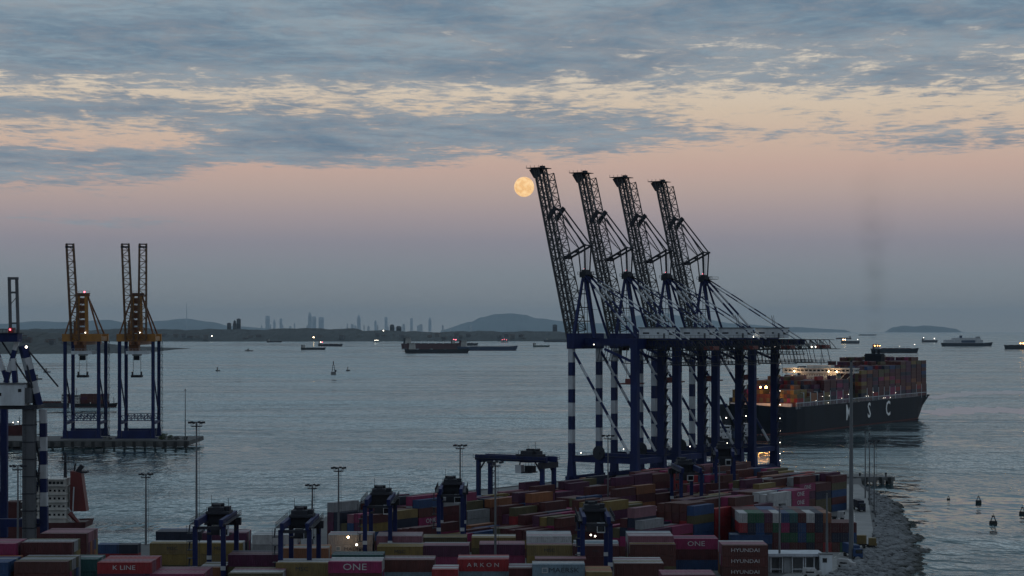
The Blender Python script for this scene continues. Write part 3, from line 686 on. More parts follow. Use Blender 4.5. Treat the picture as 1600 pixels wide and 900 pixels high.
    m = MB(); m.bx(X(-60),X(62),2,4.4,6.2,8.6); m.bx(X(-20),X(72),-2.4,4.2,.3,.8); m.build('portal_beam', M_BLUE, r)
left_crane()

# ------------------------------------------------------------------ moon
mm, mt, mb = newmat('moon_face')
_tc = mt.nodes.new('ShaderNodeTexCoord'); _nz = mt.nodes.new('ShaderNodeTexNoise'); mt.links.new(_tc.outputs['Object'], _nz.inputs['Vector']); _nz.inputs['Scale'].default_value = .0034; _nz.inputs['Detail'].default_value = 4
_rp = mt.nodes.new('ShaderNodeValToRGB'); mt.links.new(_nz.outputs[0], _rp.inputs[0]); _rp.color_ramp.elements[0].position = .42; _rp.color_ramp.elements[1].position = .6
_rp.color_ramp.elements[0].color = (.86,.50,.20,1); _rp.color_ramp.elements[1].color = (1,.66,.32,1)
mb.inputs['Base Color'].default_value = (0,0,0,1); mt.links.new(_rp.outputs[0], mb.inputs['Emission Color']); mb.inputs['Emission Strength'].default_value = 1.15
mD = 130000.0; mr_ = 15.6/FPX*mD; mp = P(819, 292, mD)
bm = bmesh.new(); bmesh.ops.create_uvsphere(bm, u_segments=48, v_segments=32, radius=mr_); me = bpy.data.meshes.new('moon'); bm.to_mesh(me); bm.free(); me.materials.append(mm)
for p in me.polygons: p.use_smooth = True
mo = bpy.data.objects.new('moon', me); COL.objects.link(mo); mo.location = mp
tag(mo, 'full golden moon hanging beside the boom of the first quay crane', 'moon')

# ------------------------------------------------------------------ shipping containers
CC = {'M': ('maroon',(.13,.022,.03)), 'R': ('bright red',(.36,.02,.03)), 'P': ('magenta',(.32,.022,.12)), 'D': ('brown red',(.15,.04,.035)),
      'Y': ('mustard yellow',(.34,.24,.07)), 'O': ('olive',(.15,.13,.06)), 'N': ('navy',(.018,.03,.075)), 'B': ('blue',(.02,.085,.26)),
      'G': ('pale grey',(.33,.35,.38)), 'W': ('white',(.55,.57,.6)), 'T': ('teal',(.03,.16,.17)), 'E': ('green',(.02,.15,.075)),
      'S': ('steel blue',(.2,.3,.38)), 'X': ('rust orange',(.33,.12,.045)), 'K': ('plum',(.13,.025,.09)), 'L': ('dusty pink',(.36,.14,.2))}
def cont_mat(name, rgb):
    m, t, b = newmat('container_'+name.replace(' ', '_')); n = t.nodes; l = t.links
    oi = n.new('ShaderNodeObjectInfo'); tc = n.new('ShaderNodeTexCoord')
    add = n.new('ShaderNodeVectorMath'); add.operation = 'ADD'; l.new(tc.outputs['Object'], add.inputs[0])
    sc = n.new('ShaderNodeMath'); sc.operation = 'MULTIPLY'; l.new(oi.outputs['Random'], sc.inputs[0]); sc.inputs[1].default_value = 97.0
    l.new(sc.outputs[0], add.inputs[1])
    mp = n.new('ShaderNodeMapping'); l.new(add.outputs[0], mp.inputs[0]); mp.inputs['Scale'].default_value = (1,1,.35)
    nz = n.new('ShaderNodeTexNoise'); l.new(mp.outputs[0], nz.inputs['Vector']); nz.inputs['Scale'].default_value = .7; nz.inputs['Detail'].default_value = 8; nz.inputs['Roughness'].default_value = .68
    rp = n.new('ShaderNodeValToRGB'); l.new(nz.outputs[0], rp.inputs[0]); e = rp.color_ramp.elements
    e[0].position = .28; e[0].color = tuple(c*.6 for c in rgb)+(1,); e[1].position = .74; e[1].color = tuple(min(1, c*1.2+.004) for c in rgb)+(1,)
    # each box has faded by its own amount; dust and scuffs in patches
    fade = n.new('ShaderNodeMix'); fade.data_type = 'RGBA'; l.new(rp.outputs[0], fade.inputs[6]); g = sum(rgb)/3
    fade.inputs[7].default_value = (g*.7+.012, g*.7+.011, g*.7+.012, 1)
    f1 = n.new('ShaderNodeMath'); f1.operation = 'MULTIPLY'; l.new(oi.outputs['Random'], f1.inputs[0]); f1.inputs[1].default_value = .22; l.new(f1.outputs[0], fade.inputs[0])
    n2 = n.new('ShaderNodeTexNoise'); l.new(add.outputs[0], n2.inputs['Vector']); n2.inputs['Scale'].default_value = 1.6; n2.inputs['Detail'].default_value = 6
    r2 = n.new('ShaderNodeMapRange'); l.new(n2.outputs[0], r2.inputs[0]); r2.inputs[1].default_value = .6; r2.inputs[2].default_value = .78; r2.inputs[4].default_value = .5
    rust = n.new('ShaderNodeMix'); rust.data_type = 'RGBA'; l.new(r2.outputs[0], rust.inputs[0]); l.new(fade.outputs[2], rust.inputs[6]); rust.inputs[7].default_value = (.06,.03,.025,1)
    l.new(rust.outputs[2], b.inputs['Base Color']); b.inputs['Roughness'].default_value = .55; b.inputs['Specular IOR Level'].default_value = .3
    return m
CC = {k: (n_, tuple(c*(.62 if k in 'WGS' else .62 if k in 'RPX' else .5) for c in rgb)) for k, (n_, rgb) in CC.items()}
CM = {k: cont_mat(*v) for k, v in CC.items()}
M_ROD = paint('lock_rod', (.12,.12,.125), .5)
PRINT_W = paint('white_print', (.42,.42,.44), .6, wear=.15); PRINT_D = paint('dark_print', (.025,.03,.04), .6, wear=.1)
CW = 2.44
def cont_mesh(Lc, H, name):
    m = MB(); x, y = Lc/2, CW/2; p = .16
    for i in (-1, 1):
        for j in (-1, 1): m.bx(i*x-(p if i > 0 else 0), i*x+(p if i < 0 else 0), j*y-(p if j > 0 else 0), j*y+(p if j < 0 else 0), 0, H)
    for j in (-1, 1):                                             # rails and corrugated long sides
        y0, y1 = (y-.1, y) if j > 0 else (-y, -y+.1)
        m.bx(-x+p, x-p, y0, y1, .02, .18); m.bx(-x+p, x-p, y0, y1, H-.12, H-.02)
        n = int((Lc-2*p)/.56); w = (Lc-2*p)/n; vs = []; fs = []
        for k in range(n):
            for q, dpt in ((0,.02),(.28,.02),(.5,.075),(.78,.075)): vs.append((-x+p+(k+q)*w, j*(y-dpt)))
        vs.append((x-p, j*(y-.02))); N_ = len(vs)
        V = [(a, b, .18) for a, b in vs]+[(a, b, H-.12) for a, b in vs]
        F = [(k, k+1, N_+k+1, N_+k) if j < 0 else (k+1, k, N_+k, N_+k+1) for k in range(N_-1)]; m.add(V, F)
    for i in (-1, 1):
        m.bx(i*x-(.12 if i > 0 else 0), i*x+(.12 if i < 0 else 0), -y+p, y-p, .02, .2); m.bx(i*x-(.12 if i > 0 else 0), i*x+(.12 if i < 0 else 0), -y+p, y-p, H-.14, H-.02)
    # front bulkhead (+x) and door end (-x)
    for xx in (x-.06, -x+.06): m.add([(xx,-y+p,.2),(xx,y-p,.2),(xx,y-p,H-.14),(xx,-y+p,H-.14)], [(0,1,2,3) if xx > 0 else (3,2,1,0)])
    n = int(Lc/1.1); w = (Lc-.2)/n; V = []; F = []                 # ribbed roof
    for k in range(n):
        for q, h in ((0,.045),(.35,.045),(.5,.01),(.85,.01)): V += [(-x+.1+(k+q)*w,-y+.06,H-h),(-x+.1+(k+q)*w,y-.06,H-h)]
    V += [(x-.1,-y+.06,H-.045),(x-.1,y-.06,H-.045)]
    for k in range(len(V)//2-1): F.append((2*k,2*k+2,2*k+3,2*k+1))
    m.add(V, F)
    return m.mesh(name, [CM['M']])
def door_mesh(H):                                                 # one door leaf with its two lock rods
    m = MB(); m.bx(-.05, .0, -.53, .53, .2, H-.15, 0)
    for yy in (-.25, .25):
        m.tube((-.09,yy,.22),(-.09,yy,H-.16),.025,6,1)
        m.bx(-.13,-.06,yy-.16,yy+.06,H*.4,H*.4+.06,1)
    for zz in (.35, H*.5, H-.4): m.bx(-.06,-.051,-.53,-.4,zz,zz+.12,1)
    return m.mesh('door', [CM['M'], M_ROD])
HT = {'s': 2.591, 'h': 2.896}; LEN = {40: 12.19, 20: 6.06}
CMESH = {(l_, h_): cont_mesh(LEN[l_], HT[h_], 'container') for l_ in (40, 20) for h_ in 'sh'}
DMESH = {h_: door_mesh(HT[h_]) for h_ in 'sh'}

BOXES = []                                                        # every container: centre, turn, size, colour, words for its label
def addc(x, y, z, rz, ln, h, col, words, text=None, doors=False, kind=None): BOXES.append(dict(p=(x,y,z), rz=rz, ln=ln, h=h, col=col, w=words, text=text, doors=doors))
ORD = ['', 'first', 'second', 'third', 'fourth', 'fifth', 'sixth', 'seventh', 'eighth', 'ninth', 'tenth', 'eleventh', 'twelfth', 'thirteenth', 'fourteenth', 'fifteenth', 'sixteenth', 'seventeenth', 'eighteenth', 'nineteenth', 'twentieth'] + ['twenty-'+q for q in ('first','second','third','fourth','fifth','sixth','seventh','eighth')]
TIER = ['top tier', 'second tier down', 'third tier down', 'fourth tier down', 'fifth tier down', 'sixth tier down']
# near blocks: long sides to the camera.  (line, left px, top px, tiers, height, length, rows, front colours top down, colours of the rows behind, lettering)
A_ = [
 ('front line',  -71, 879, 5,'s',40,6,'BBNM','BBGB',None), ('front line', 22, 878, 5,'s',40,6,'DDBM','OGGOG',None),
 ('front line', 112, 874, 4,'h',20,4,'TTNM','TGT',None), ('front line', 152, 879, 5,'s',40,6,'RKMN','LLRRL',('K LINE',1.25,'W')),
 ('front line', 234, 897, 4,'s',40,6,'PPMD','LLPLL',None), ('front line', 311, 887, 3,'h',20,5,'XXM','GWOG',None),
 ('front line', 357, 896, 4,'s',40,5,'OMKM','WGLO',None),
 ('front line', 431, 880, 4,'h',40,4,'YYXM','WGW',('MSC',1.1,'D')), ('front line', 513, 878, 5,'s',40,4,'PDMK','WGW',('ONE',1.7,'W')),
 ('front line', 598, 875, 4,'h',40,4,'DSMN','LGD',None), ('front line', 675, 890, 4,'s',20,4,'RMDM','WLW',None),
 ('front line', 715, 874, 4,'h',40,4,'RSNM','LGR',('A R K O N',1.15,'W')), ('front line', 795, 888, 4,'s',20,4,'MDMM','GKG',None),
 ('front line', 832, 882, 4,'h',40,3,'SNMD','WG',('MAERSK',1.35,'D')), ('front line', 916, 894, 4,'s',20,5,'YXMM','XXYX',('MSC',.8,'D')),
 ('front line', 960, 881, 3,'h',40,6,'DDM','WYWLW',None), ('front line', 1034, 898, 4,'s',40,4,'LPMD','LPL',None),
 ('second line', -57, 850, 6,'s',40,5,'PPMKMD','LLPL',None), ('second line', 32, 848, 6,'s',40,4,'MMDKMD','GGO',None),
 ('second line', 356, 867, 4,'h',40,4,'KOMM','MKN',None), ('second line', 518, 867, 5,'s',40,3,'TGMKM','NT',None),
 ('second line', 836, 874, 4,'h',40,3,'MMDM','LM',None),
 ('third line', 62, 834, 5,'s',40,6,'MMDKM','LLLML',None),
 ('third line', 152, 851, 2,'s',20,2,'BR','BN',None), ('third line', 182, 851, 2,'s',20,2,'NR','NN',None),
 ('third line', 234, 849, 3,'h',40,3,'YYO','YW',('MSC',1.1,'D')), ('third line', 307, 849, 3,'h',40,3,'YYO','WW',('MSC',1.1,'D')),
 ('third line', 440, 857, 3,'h',40,4,'XXM','GOX',None),
 ('third line', 512, 836, 4,'s',40,4,'GGMN','GLW',None), ('third line', 589, 854, 3,'h',40,4,'YYM','YYG',('MSC',1.1,'D')), ('third line', 661, 853, 3,'h',40,4,'KPM','LLG',None),
 ('third line', 749, 851, 3,'h',40,4,'KPM','LLL',None), ('third line', 823, 852, 3,'h',40,3,'YYD','LG',('MSC',1.1,'D')), ('third line', 896, 853, 3,'h',40,3,'MMD','MG',('MSC',.7,'D')),
 ('third line', 985, 851, 3,'h',40,3,'DDO','YW',None), ('third line', 1129, 852, 3,'h',40,5,'DDD','LLLW',('HYUNDAI',1.2,'W')),
 ('rear line', 243, 831, 4,'s',40,4,'NNBM','NNB',None), ('rear line', 316, 833, 4,'s',40,4,'KNMM','LGL',None), ('rear line', 394, 836, 4,'s',40,4,'WGNM','GWG',None),
 ('rear line', 588, 838, 4,'s',40,5,'LKMD','GLGL',None), ('rear line', 660, 840, 3,'h',40,4,'OYM','YOO',None), ('rear line', 737, 840, 3,'h',40,4,'YOM','YWO',None),
 ('rear line', 823, 838, 4,'s',40,6,'WNBD','LWGWS',None), ('rear line', 897, 848, 3,'s',40,3,'SSM','SW',None), ('rear line', 982, 838, 4,'s',40,6,'LMDM','WLGWS',None),
 ('rear line', 1053, 842, 3,'h',40,4,'PMB','KKP',('ONE',1.5,'W')), ('rear line', 1142, 836, 2,'s',40,3,'BN','SB',None)]
rnd = random.Random(21)
count = {}
for line, xl, yt, tiers, hh, ln, rows, front, back, text in A_:
    h = HT[hh]; D = (CAMH - tiers*h)*FPX/(yt-HZ); X0 = gx(xl, D) + LEN[ln]/2
    count[line] = count.get(line, 0)+1; st = f"{ORD[count[line]]} stack from the left"
    for r_ in range(rows):
        y = D + CW/2 + r_*2.56
        for t_ in range(tiers):
            up = tiers-1-t_
            col = (front[up] if up < len(front) else rnd.choice('MDKNO')) if r_ == 0 else (back[r_-1] if up == 0 and r_-1 < len(back) else rnd.choice('MDKNPOYGBRX'))
            tx = text if (r_ == 0 and (up == 0 or (text and text[0] == 'HYUNDAI'))) else None
            if r_ == 0 and line == 'third line' and xl == 512 and up == 1: tx = ('MAERSK', 1.1, 'D')
            addc(X0+rnd.uniform(-.05,.05), y+rnd.uniform(-.03,.03), t_*h+.006*t_+.006, 0.0 if rnd.random() < .5 else math.pi, ln, hh, col,
                 (TIER[up], 'front row' if r_ == 0 else f'{ORD[r_+1]} row', st, line), tx)
# yard blocks parallel to the quay
rnd = random.Random(8)
BLK = [('quayside block', 93.0, -278, -22, 0), ('second block inland', 119.5, -282, -40, 0), ('third block inland', 146.0, -266, -62, 0), ('fourth block inland', 172.0, -246, -138, 0)]
PAL = 'MMMMMMDDDDDKKKKPPPLROOYNNBGX'
FIX = {}                                                          # (block, bay) -> (tiers of the outer row, colours top down)
for bi, (bn, a0, s0, s1, _) in enumerate(BLK):
    nb = int((s1-s0)/12.75); base = 3.0
    for k in range(nb):
        base = min(4.6, max(1.6, base + rnd.uniform(-1.5, 1.5)))
        if bi == 0: base = max(base, 4.1)
        for r_ in range(6):
            n = int(round(base + rnd.uniform(-.8, .9))); n = max(1, min(5, n))
            main = rnd.choice(PAL); s = s0 + (k+.5)*12.75; a = a0 + CW/2 + r_*2.6
            p = Q(s, a)
            if p.y < 612: continue
            if bi == 3 and k >= nb-2: n = 5
            if bi == 3 and k == nb-3: n = 4
            z = .006
            for t_ in range(n):
                col = main if rnd.random() < .45 else rnd.choice(PAL); tx = None
                if bi == 3 and k == nb-1 and r_ >= 4: col = 'P'; tx = ('ONE',1.6,'W') if r_ == 5 and t_ >= 2 else None
                if bi == 3 and k == nb-2 and r_ >= 3: col = 'W'; tx = ('HAPAG',1.0,'D') if r_ == 5 and t_ in (3,) else None
                if col == 'P' and r_ == 5 and tx is None and rnd.random() < .6: tx = ('ONE',1.6,'W')
                hh = 'h' if rnd.random() < .5 else 's'
                BOXES.append(dict(p=(p.x,p.y,z), rz=math.atan2(UY,UX), ln=40, h=hh, col=col, w=(n-1-t_, r_, k, bn), text=tx, doors=False)); z += HT[hh]+.006
# block end-on to the camera beside the bank road
C_ = ['WRNNM','ENNM','EBBK','KMND','WEMM','BPEK','TNED','MBBM','WMEN','NNMM','XDDR','NMND','TMNE','-MBT']
for k, col in enumerate(C_):
    x = gx(1155, 628) + CW/2 + k*2.5; n = 4
    for r_ in range(2 if k < 11 else 1):
        for up, c in enumerate(col[:4]):
            if c == '-' or (k > 10 and up == 0): continue
            t_ = n-1-up; addc(x, 628+6.1+r_*12.7, t_*2.902+.006, math.pi/2, 40, 'h', c if r_ == 0 else rnd.choice('MNBG'), (TIER[up if k < 11 else up-1], 'near end' if r_ == 0 else 'far end', f'{ORD[k+1]} column from the left', 'end-on stack'), None, True)

# which of them can the camera see?  (rays against plain boxes)
def corners(c):
    l2, w2, H = LEN[c['ln']]/2, CW/2, HT[c['h']]; ca, sa = math.cos(c['rz']), math.sin(c['rz']); x, y, z = c['p']
    return [Vector((x+i*l2*ca-j*w2*sa, y+i*l2*sa+j*w2*ca, z+k)) for k in (0, H) for i, j in ((-1,-1),(1,-1),(1,1),(-1,1))]
BF = [(3,2,1,0),(4,5,6,7),(0,1,5,4),(1,2,6,5),(2,3,7,6),(3,0,4,7)]
vv, ff = [], []
for c in BOXES: o = len(vv); c['c'] = corners(c); vv += c['c']; ff += [tuple(i+o for i in f) for f in BF]
bvh = BVHTree.FromPolygons(vv, ff); EYE = Vector((0,0,CAMH))
def seen(c, idx):
    tot = 0.0
    for fi, f in enumerate(BF):
        q = [c['c'][i] for i in f]; nrm = (q[1]-q[0]).cross(q[3]-q[0])
        ctr = (q[0]+q[2])/2; view = EYE-ctr
        if nrm.dot(view) <= 0: continue
        area = nrm.dot(view)/view.length/view.length**2
        hit = n = 0
        for a in (.12,.37,.63,.88):
            for b in (.15,.5,.85):
                p = q[0].lerp(q[1],a).lerp(q[3].lerp(q[2],a),b); px = CX+p.x/p.y*FPX; py = HZ-(p.z-CAMH)/p.y*FPX; n += 1
                if not (0 <= px <= 1600 and py <= 900): continue
                d = p-EYE; h = bvh.ray_cast(EYE, d.normalized(), d.length+1)
                if h[2] is not None and h[2]//6 == idx: hit += 1
        tot += area*hit/n
    return tot*FPX*FPX
for i, c in enumerate(BOXES): c['seen'] = seen(c, i)
order = sorted(range(len(BOXES)), key=lambda i: -BOXES[i]['seen'])
single = set(i for i in order[:300] if BOXES[i]['seen'] > 8)
GRP = {}
REST = MB(); RESTK = list(CM.keys())
BAYN = {}
for i, c in enumerate(BOXES):
    if i not in single:
        REST.add(c['c'], BF, RESTK.index(c['col'])); continue
    o = bpy.data.objects.new('container', CMESH[(c['ln'], c['h'])]); COL.objects.link(o); o.location = c['p']
    o.rotation_euler = (0, 0, c['rz']); o.material_slots[0].link = 'OBJECT'; o.material_slots[0].material = CM[c['col']]
    cn = CC[c['col']][0]; w = c['w']
    if len(w) == 4 and isinstance(w[0], int):
        lab = f"{cn} container, {TIER[w[0]]}, {ORD[6-w[1]]} row, {ORD[w[2]+1]} bay, {w[3]}"
        grp = 'containers in the blocks along the quay'
    else:
        lab = f"{cn} container, {w[0]}, {w[1]}, {w[2]}, {w[3]}"; grp = 'containers in the end-on stack' if w[3] == 'end-on stack' else 'containers in the near stacks'
    if c['text']: lab = lab.replace(' container,', ' lettered container,', 1)
    tag(o, lab, 'container', grp)
    if c['text']:
        body, size, tc_ = c['text']; flip = abs(c['rz']-math.pi) < .01
        big = body == 'ONE'
        lettering(body, size*1.25 if big else size*1.15, PRINT_W if tc_ == 'W' else PRINT_D, o, ((-1 if flip else 1)*(0 if body != 'MAERSK' else 1.2), (CW/2+.035) if flip else (-CW/2-.035), HT[c['h']]*.52), (math.pi/2, 0, math.pi if flip else 0), 1.25)
        if body == 'MAERSK':
            d = MB(); d.bx(-3.9,-2.6,-CW/2-.05,-CW/2-.01,.9,2.1); d.bx(-3.75,-2.75,-CW/2-.06,-CW/2-.051,1.05,1.95,1); e_ = d.build('emblem', [PRINT_W, CM['S']], o)
            if flip: e_.rotation_euler = (0,0,math.pi)
    if c['doors']:
        for yy in (-.54, .54):
            dd = bpy.data.objects.new('door', DMESH[c['h']]); COL.objects.link(dd); dd.parent = o; dd.location = (-LEN[c['ln']]/2+.055, yy, 0)
            dd.material_slots[0].link = 'OBJECT'; dd.material_slots[0].material = CM[c['col']]
if REST.v: tag(REST.build('stacked_containers', [CM[k] for k in RESTK]), 'the many lower and hidden containers of the yard stacks', kind='stuff')
print('CONTAINERS', len(BOXES), 'seen', sum(1 for c in BOXES if c['seen'] > 8), 'single', len(single))

# ------------------------------------------------------------------ rubber tyred yard gantries
def make_rtg(cab_white=True):
    r = empty('yard_gantry'); S, Hh, wb = 24.0, 19.5, 3.4           # span along local y, height, half wheelbase
    for y in (0, S):
        for x in (-wb, wb):
            m = MB(); m.bx(x-.55,x+.55,y-.6,y+.6,1.7,Hh-.8); m.build('leg', M_BLUE, r)
            m = MB(); m.bx(x-.62,x+.62,y-.66,y-.602,8.2,9.2); m.build('leg_plate', M_WHITE, r)
            m = MB()
            for q in (-.9, .9): m.tube((x+q,y-.35,.75),(x+q,y+.35,.75),.75,10)
            m.bx(x-1.5,x+1.5,y-.3,y+.3,1.2,1.68); m.build('wheel_bogie', M_DARK, r)
        m = MB(); m.bx(-wb+.56,wb-.56,y-.5,y+.5,1.9,3.0); m.build('sill_beam', M_BLUE, r)
        m = MB(); m.bx(-wb-(1.2 if y else -.56),wb+(1.2 if y else -.56),y-(.9 if y else .3),y+(.9 if y else .3),Hh-(2.6 if y else 1.5),Hh-.8); m.bar((-wb,y,Hh-4.5),(-wb,y+(2.6 if y == 0 else -2.6),Hh-.8),.4); m.bar((wb,y,Hh-4.5),(wb,y+(2.6 if y == 0 else -2.6),Hh-.8),.4); m.build('end_beam', M_STEEL, r)
    for x in (-wb+.4, wb-.4):
        m = MB(); m.bx(x-.45,x+.45,-1.4,S+1.4,Hh-.79,Hh+.9); m.build('girder', M_BLUE, r)
        m = MB(); s_ = -1 if x < 0 else 1; xx = x+s_*1.0; m.bx(xx-.5,xx+.5,-1.4,S+1.4,Hh-.2,Hh-.08)
        for k in range(14): m.bar((xx+s_*.45,-1.4+k*2.06,Hh-.08),(xx+s_*.45,-1.4+k*2.06,Hh+1.1),.08)
        m.bar((xx+s_*.45,-1.4,Hh+1.1),(xx+s_*.45,S+1.4,Hh+1.1),.08); m.bar((xx+s_*.45,-1.4,Hh+.5),(xx+s_*.45,S+1.4,Hh+.5),.07); m.build('walkway', M_STEEL, r)
    t = MB(); ty = 17.0
    t.bx(-2.9,2.9,ty-3.2,ty+4.2,Hh+.91,Hh+1.5); t.bx(-2.5,1.4,ty-2.4,ty+3.4,Hh+1.5,Hh+2.5); t.bx(1.5,2.7,ty-.6,ty+2.6,Hh+1.5,Hh+2.6); t.bx(-1.4,.3,ty-1,ty+1,Hh+2.5,Hh+3.2); t.tube((-2.2,ty+2.4,Hh+2.9),(1.0,ty+2.4,Hh+2.9),.4,8); t.bx(-2.9,2.9,ty-1.8,ty+2.2,Hh-1.0,Hh+.9)
    for x in (-2.8,-1,.8,2.8): t.bar((x,ty-2.2,Hh+1.5),(x,ty-2.2,Hh+2.7),.09)
    t.bar((-2.8,ty-2.2,Hh+2.7),(2.8,ty-2.2,Hh+2.7),.09); t.bar((-2.0,ty+1,Hh+3),(-2.0,ty+1,Hh+5.4),.1); t.bar((2.2,ty+1,Hh+2.4),(2.2,ty+1,Hh+4.6),.1)
    tr = t.build('trolley', M_STEEL, r)
    c = MB(); c.bx(.7,2.7,ty-3.6,ty-1.4,Hh-4.4,Hh-1.9); cb = c.build('operator_cab', M_HOUSE if cab_white else M_GREY, r)
    MB().bx(.85,2.55,ty-3.66,ty-3.605,Hh-4.1,Hh-2.7).build('window', M_GLASS, cb)
    m = MB(); m.bar((1.7,ty-2.5,Hh-1.9),(1.7,ty-2.0,Hh+.9),.3); m.bx(-1.8,.6,ty-1.4,ty+1.4,Hh-4.0,Hh-2.2)
    for x in (-1.3,.3):
        for y in (ty-1.1,ty+1.1): m.bar((x,y,Hh-2.2),(x,y,Hh+.95),.08)
    m.bx(-3.0,3.0,ty-1.2,ty+1.2,Hh-4.4,Hh-4.0); m.build('spreader', M_STEEL, r)
    m = MB(); m.bx(-wb-1.6,-wb-.56,S*.3,S*.3+4,3.1,5.0); m.bx(wb+.56,wb+1.4,-.9,.9,3.1,5.4); m.build('power_house', M_GREY, r)
    m = MB()                                                       # access stairs up the near end
    for k in range(8):
        z = 3+k*2.0; m.bar((-wb-1.4,-.9,z),(-wb-1.4,.9,z+2) if k%2 else (-wb-1.4,-.9,z+.1),.35,.12); m.bx(-wb-1.9,-wb-.6,-.9,.9,z,z+.1); m.bar((-wb-1.9,-.9,z),(-wb-1.9,-.9,z+2.1),.08)
    m.build('stair', M_STEEL, r)
    return r
RT = [  # photo x of the wheelbase centre, distance of the near legs, turn, label
 (327, 509, 0, 'blue yard gantry between the yellow containers at the left of the near stacks'),
 (461, 500, 0, 'yard gantry with white cab standing over the mustard containers, left of centre'),
 (590, 570, 0, 'dark yard gantry seen above the pale grey containers with a sloping stair'),
 (704, 608, 0, 'yard gantry behind the plum containers, below a tall light mast'),
 (932, 517, 0, 'yard gantry with white cab and small lamps, over the maroon container right of centre'),
 (1080, 700, 3, 'dark low yard gantry in front of the pink and yellow stacks')]
rt0 = None
for k, (px, D, dg, lab) in enumerate(RT):
    o = make_rtg() if rt0 is None else copy_tree(rt0); rt0 = rt0 or o
    o.location = (gx(px, D), D, 0.005); o.rotation_euler = (0, 0, R(dg)); tag(o, lab, 'yard gantry', 'rubber tyred yard gantries')
# one more straddles a block along the quay, seen broadside
o = copy_tree(rt0); p = Vector((gx(757, 742), 742, .005)); o.location = p; o.rotation_euler = (0, 0, RZ-math.pi/2+math.pi); o.rotation_euler = (0,0,math.atan2(-VX, VY)); o.scale = (1.05,1.12,1.1)
tag(o, 'wide blue yard gantry seen broadside over the magenta stacks, left of the quay cranes', 'yard gantry', 'rubber tyred yard gantries')
o = copy_tree(rt0); o.location = (gx(1133, 752), 752, .005); o.rotation_euler = (0,0,R(-4)); o.scale = (.95,1,1.12)
tag(o, 'tall blue yard gantry just right of the pink stacks, under the last quay cranes', 'yard gantry', 'rubber tyred yard gantries')
for x, y, z, gi in ((-.9,13.2,14.6,4),(.2,13.2,14.3,4)): MB().ball((x,y,z),.22,n=6,m=4).build('work_lamp', G_WHITE, [q for q in bpy.data.objects if q.get('label') == RT[4][3]][0])
g2 = [q for q in bpy.data.objects if q.get('label') == RT[2][3]][0]
MB().ball((-5.6,-1.0,8.2),.3,n=6,m=4).build('work_lamp', G_WHITE, g2)
lamp('work_lamp', g2, (-7.9,-.6,10.2), .3, G_WARM, 260, (1,.62,.3))
g1 = [q for q in bpy.data.objects if q.get('label') == RT[1][3]][0]
MB().ball((3.2,-.9,9.4),.3,n=6,m=4).build('work_lamp', G_WARM, g1)

# ------------------------------------------------------------------ light masts
def mast(px, D, ytop, label, kind=0, z0=0.0, r0=.38, rgb=None):
    top = CAMH-(ytop-HZ)*D/FPX; r = empty('light_mast', (gx(px, D), D, z0)); h = top-z0
    tag(r, label, 'light mast', 'tall light masts')
    MB().tube((0,0,0),(0,0,h),r0,8,0,r0*.5).build('pole', M_GREY2, r)
    if kind == 0:
        m = MB(); m.tube((0,0,h-1.3),(0,0,h-1.1),1.5,10); m.bx(-1.9,1.9,-.12,.12,h-.2,h); 
        for k in range(8):
            a = k*math.pi/4; m.bar((1.45*math.cos(a),1.45*math.sin(a),h-1.1),(1.45*math.cos(a),1.45*math.sin(a),h-.1),.07)
        m.build('head_frame', M_STEEL, r)
        for k in range(6):
            a = k*math.pi/3+.3; MB().box((1.9*math.cos(a),1.9*math.sin(a),h-.2),(.7,.5,.55),rz=a).build('floodlight', M_STEEL, r)
        m = MB(); m.bar((.9,-.3,0),(.9*.8,-.3,h-1.3),.07)
        for k in range(int(h/1.6)): m.bar((.3,-.3,k*1.6+1),(.9,-.3,k*1.6+1),.06)
        m.build('ladder', M_STEEL, r)
    elif kind == 1:
        m = MB(); m.tube((0,0,h),(0,0,h+.5),.3,8); m.bx(-.8,.8,-.1,.1,h-.5,h-.35); m.build('head_frame', M_STEEL, r)
    return r
M_GREY2 = paint('mast_galvanised', (.1,.11,.125), .5)
mast(307, 560, 659, 'tall light mast rising left of the first yard gantry, its head over open water')
mast(228, 650, 740, 'light mast with small head standing in the water gap left of the near stacks')
mast(488, 640, 757, 'shorter light mast with a six lamp head, second from the blue yard gantry')
mast(529, 620, 730, 'light mast with wide head rising behind the dark yard gantry')
mast(719, 660, 695, 'tallest light mast left of the quay cranes, behind a yard gantry')
mast(774, 560, 721, 'light mast with bright head standing before the broadside yard gantry')
mast(950, 700, 680, 'slim light mast standing in front of the striped crane legs', 0, r0=.3)
mast(28, 560, 727, 'light mast beside the dark crane leg at the left edge')
mast(289.5, 1243, 609, 'thin bare mast on the tip of the far pier', 1, PZ, .35)
mast(1330, 610, 566, 'thick tall mast at the right of the yard before the container ship', 1, r0=.75)
mast(1292, 580, 770, 'pole standing in front of the end-on container stack, right one', 1, r0=.42)
mast(1218, 575, 790, 'pole standing in front of the end-on container stack, left one', 1, r0=.36)
mast(1352, 830, 676, 'left thin pole of the three by the rock bank', 1, r0=.32)
mast(1358.5, 800, 678, 'middle thin pole of the three by the rock bank', 1, r0=.32)
mast(1366, 760, 688, 'right thin pole of the three by the rock bank, with lamp arm', 0, r0=.3)
mast(1124, 640, 725, 'slim mast before the blue yard gantry under the last quay cranes', 1, r0=.3)

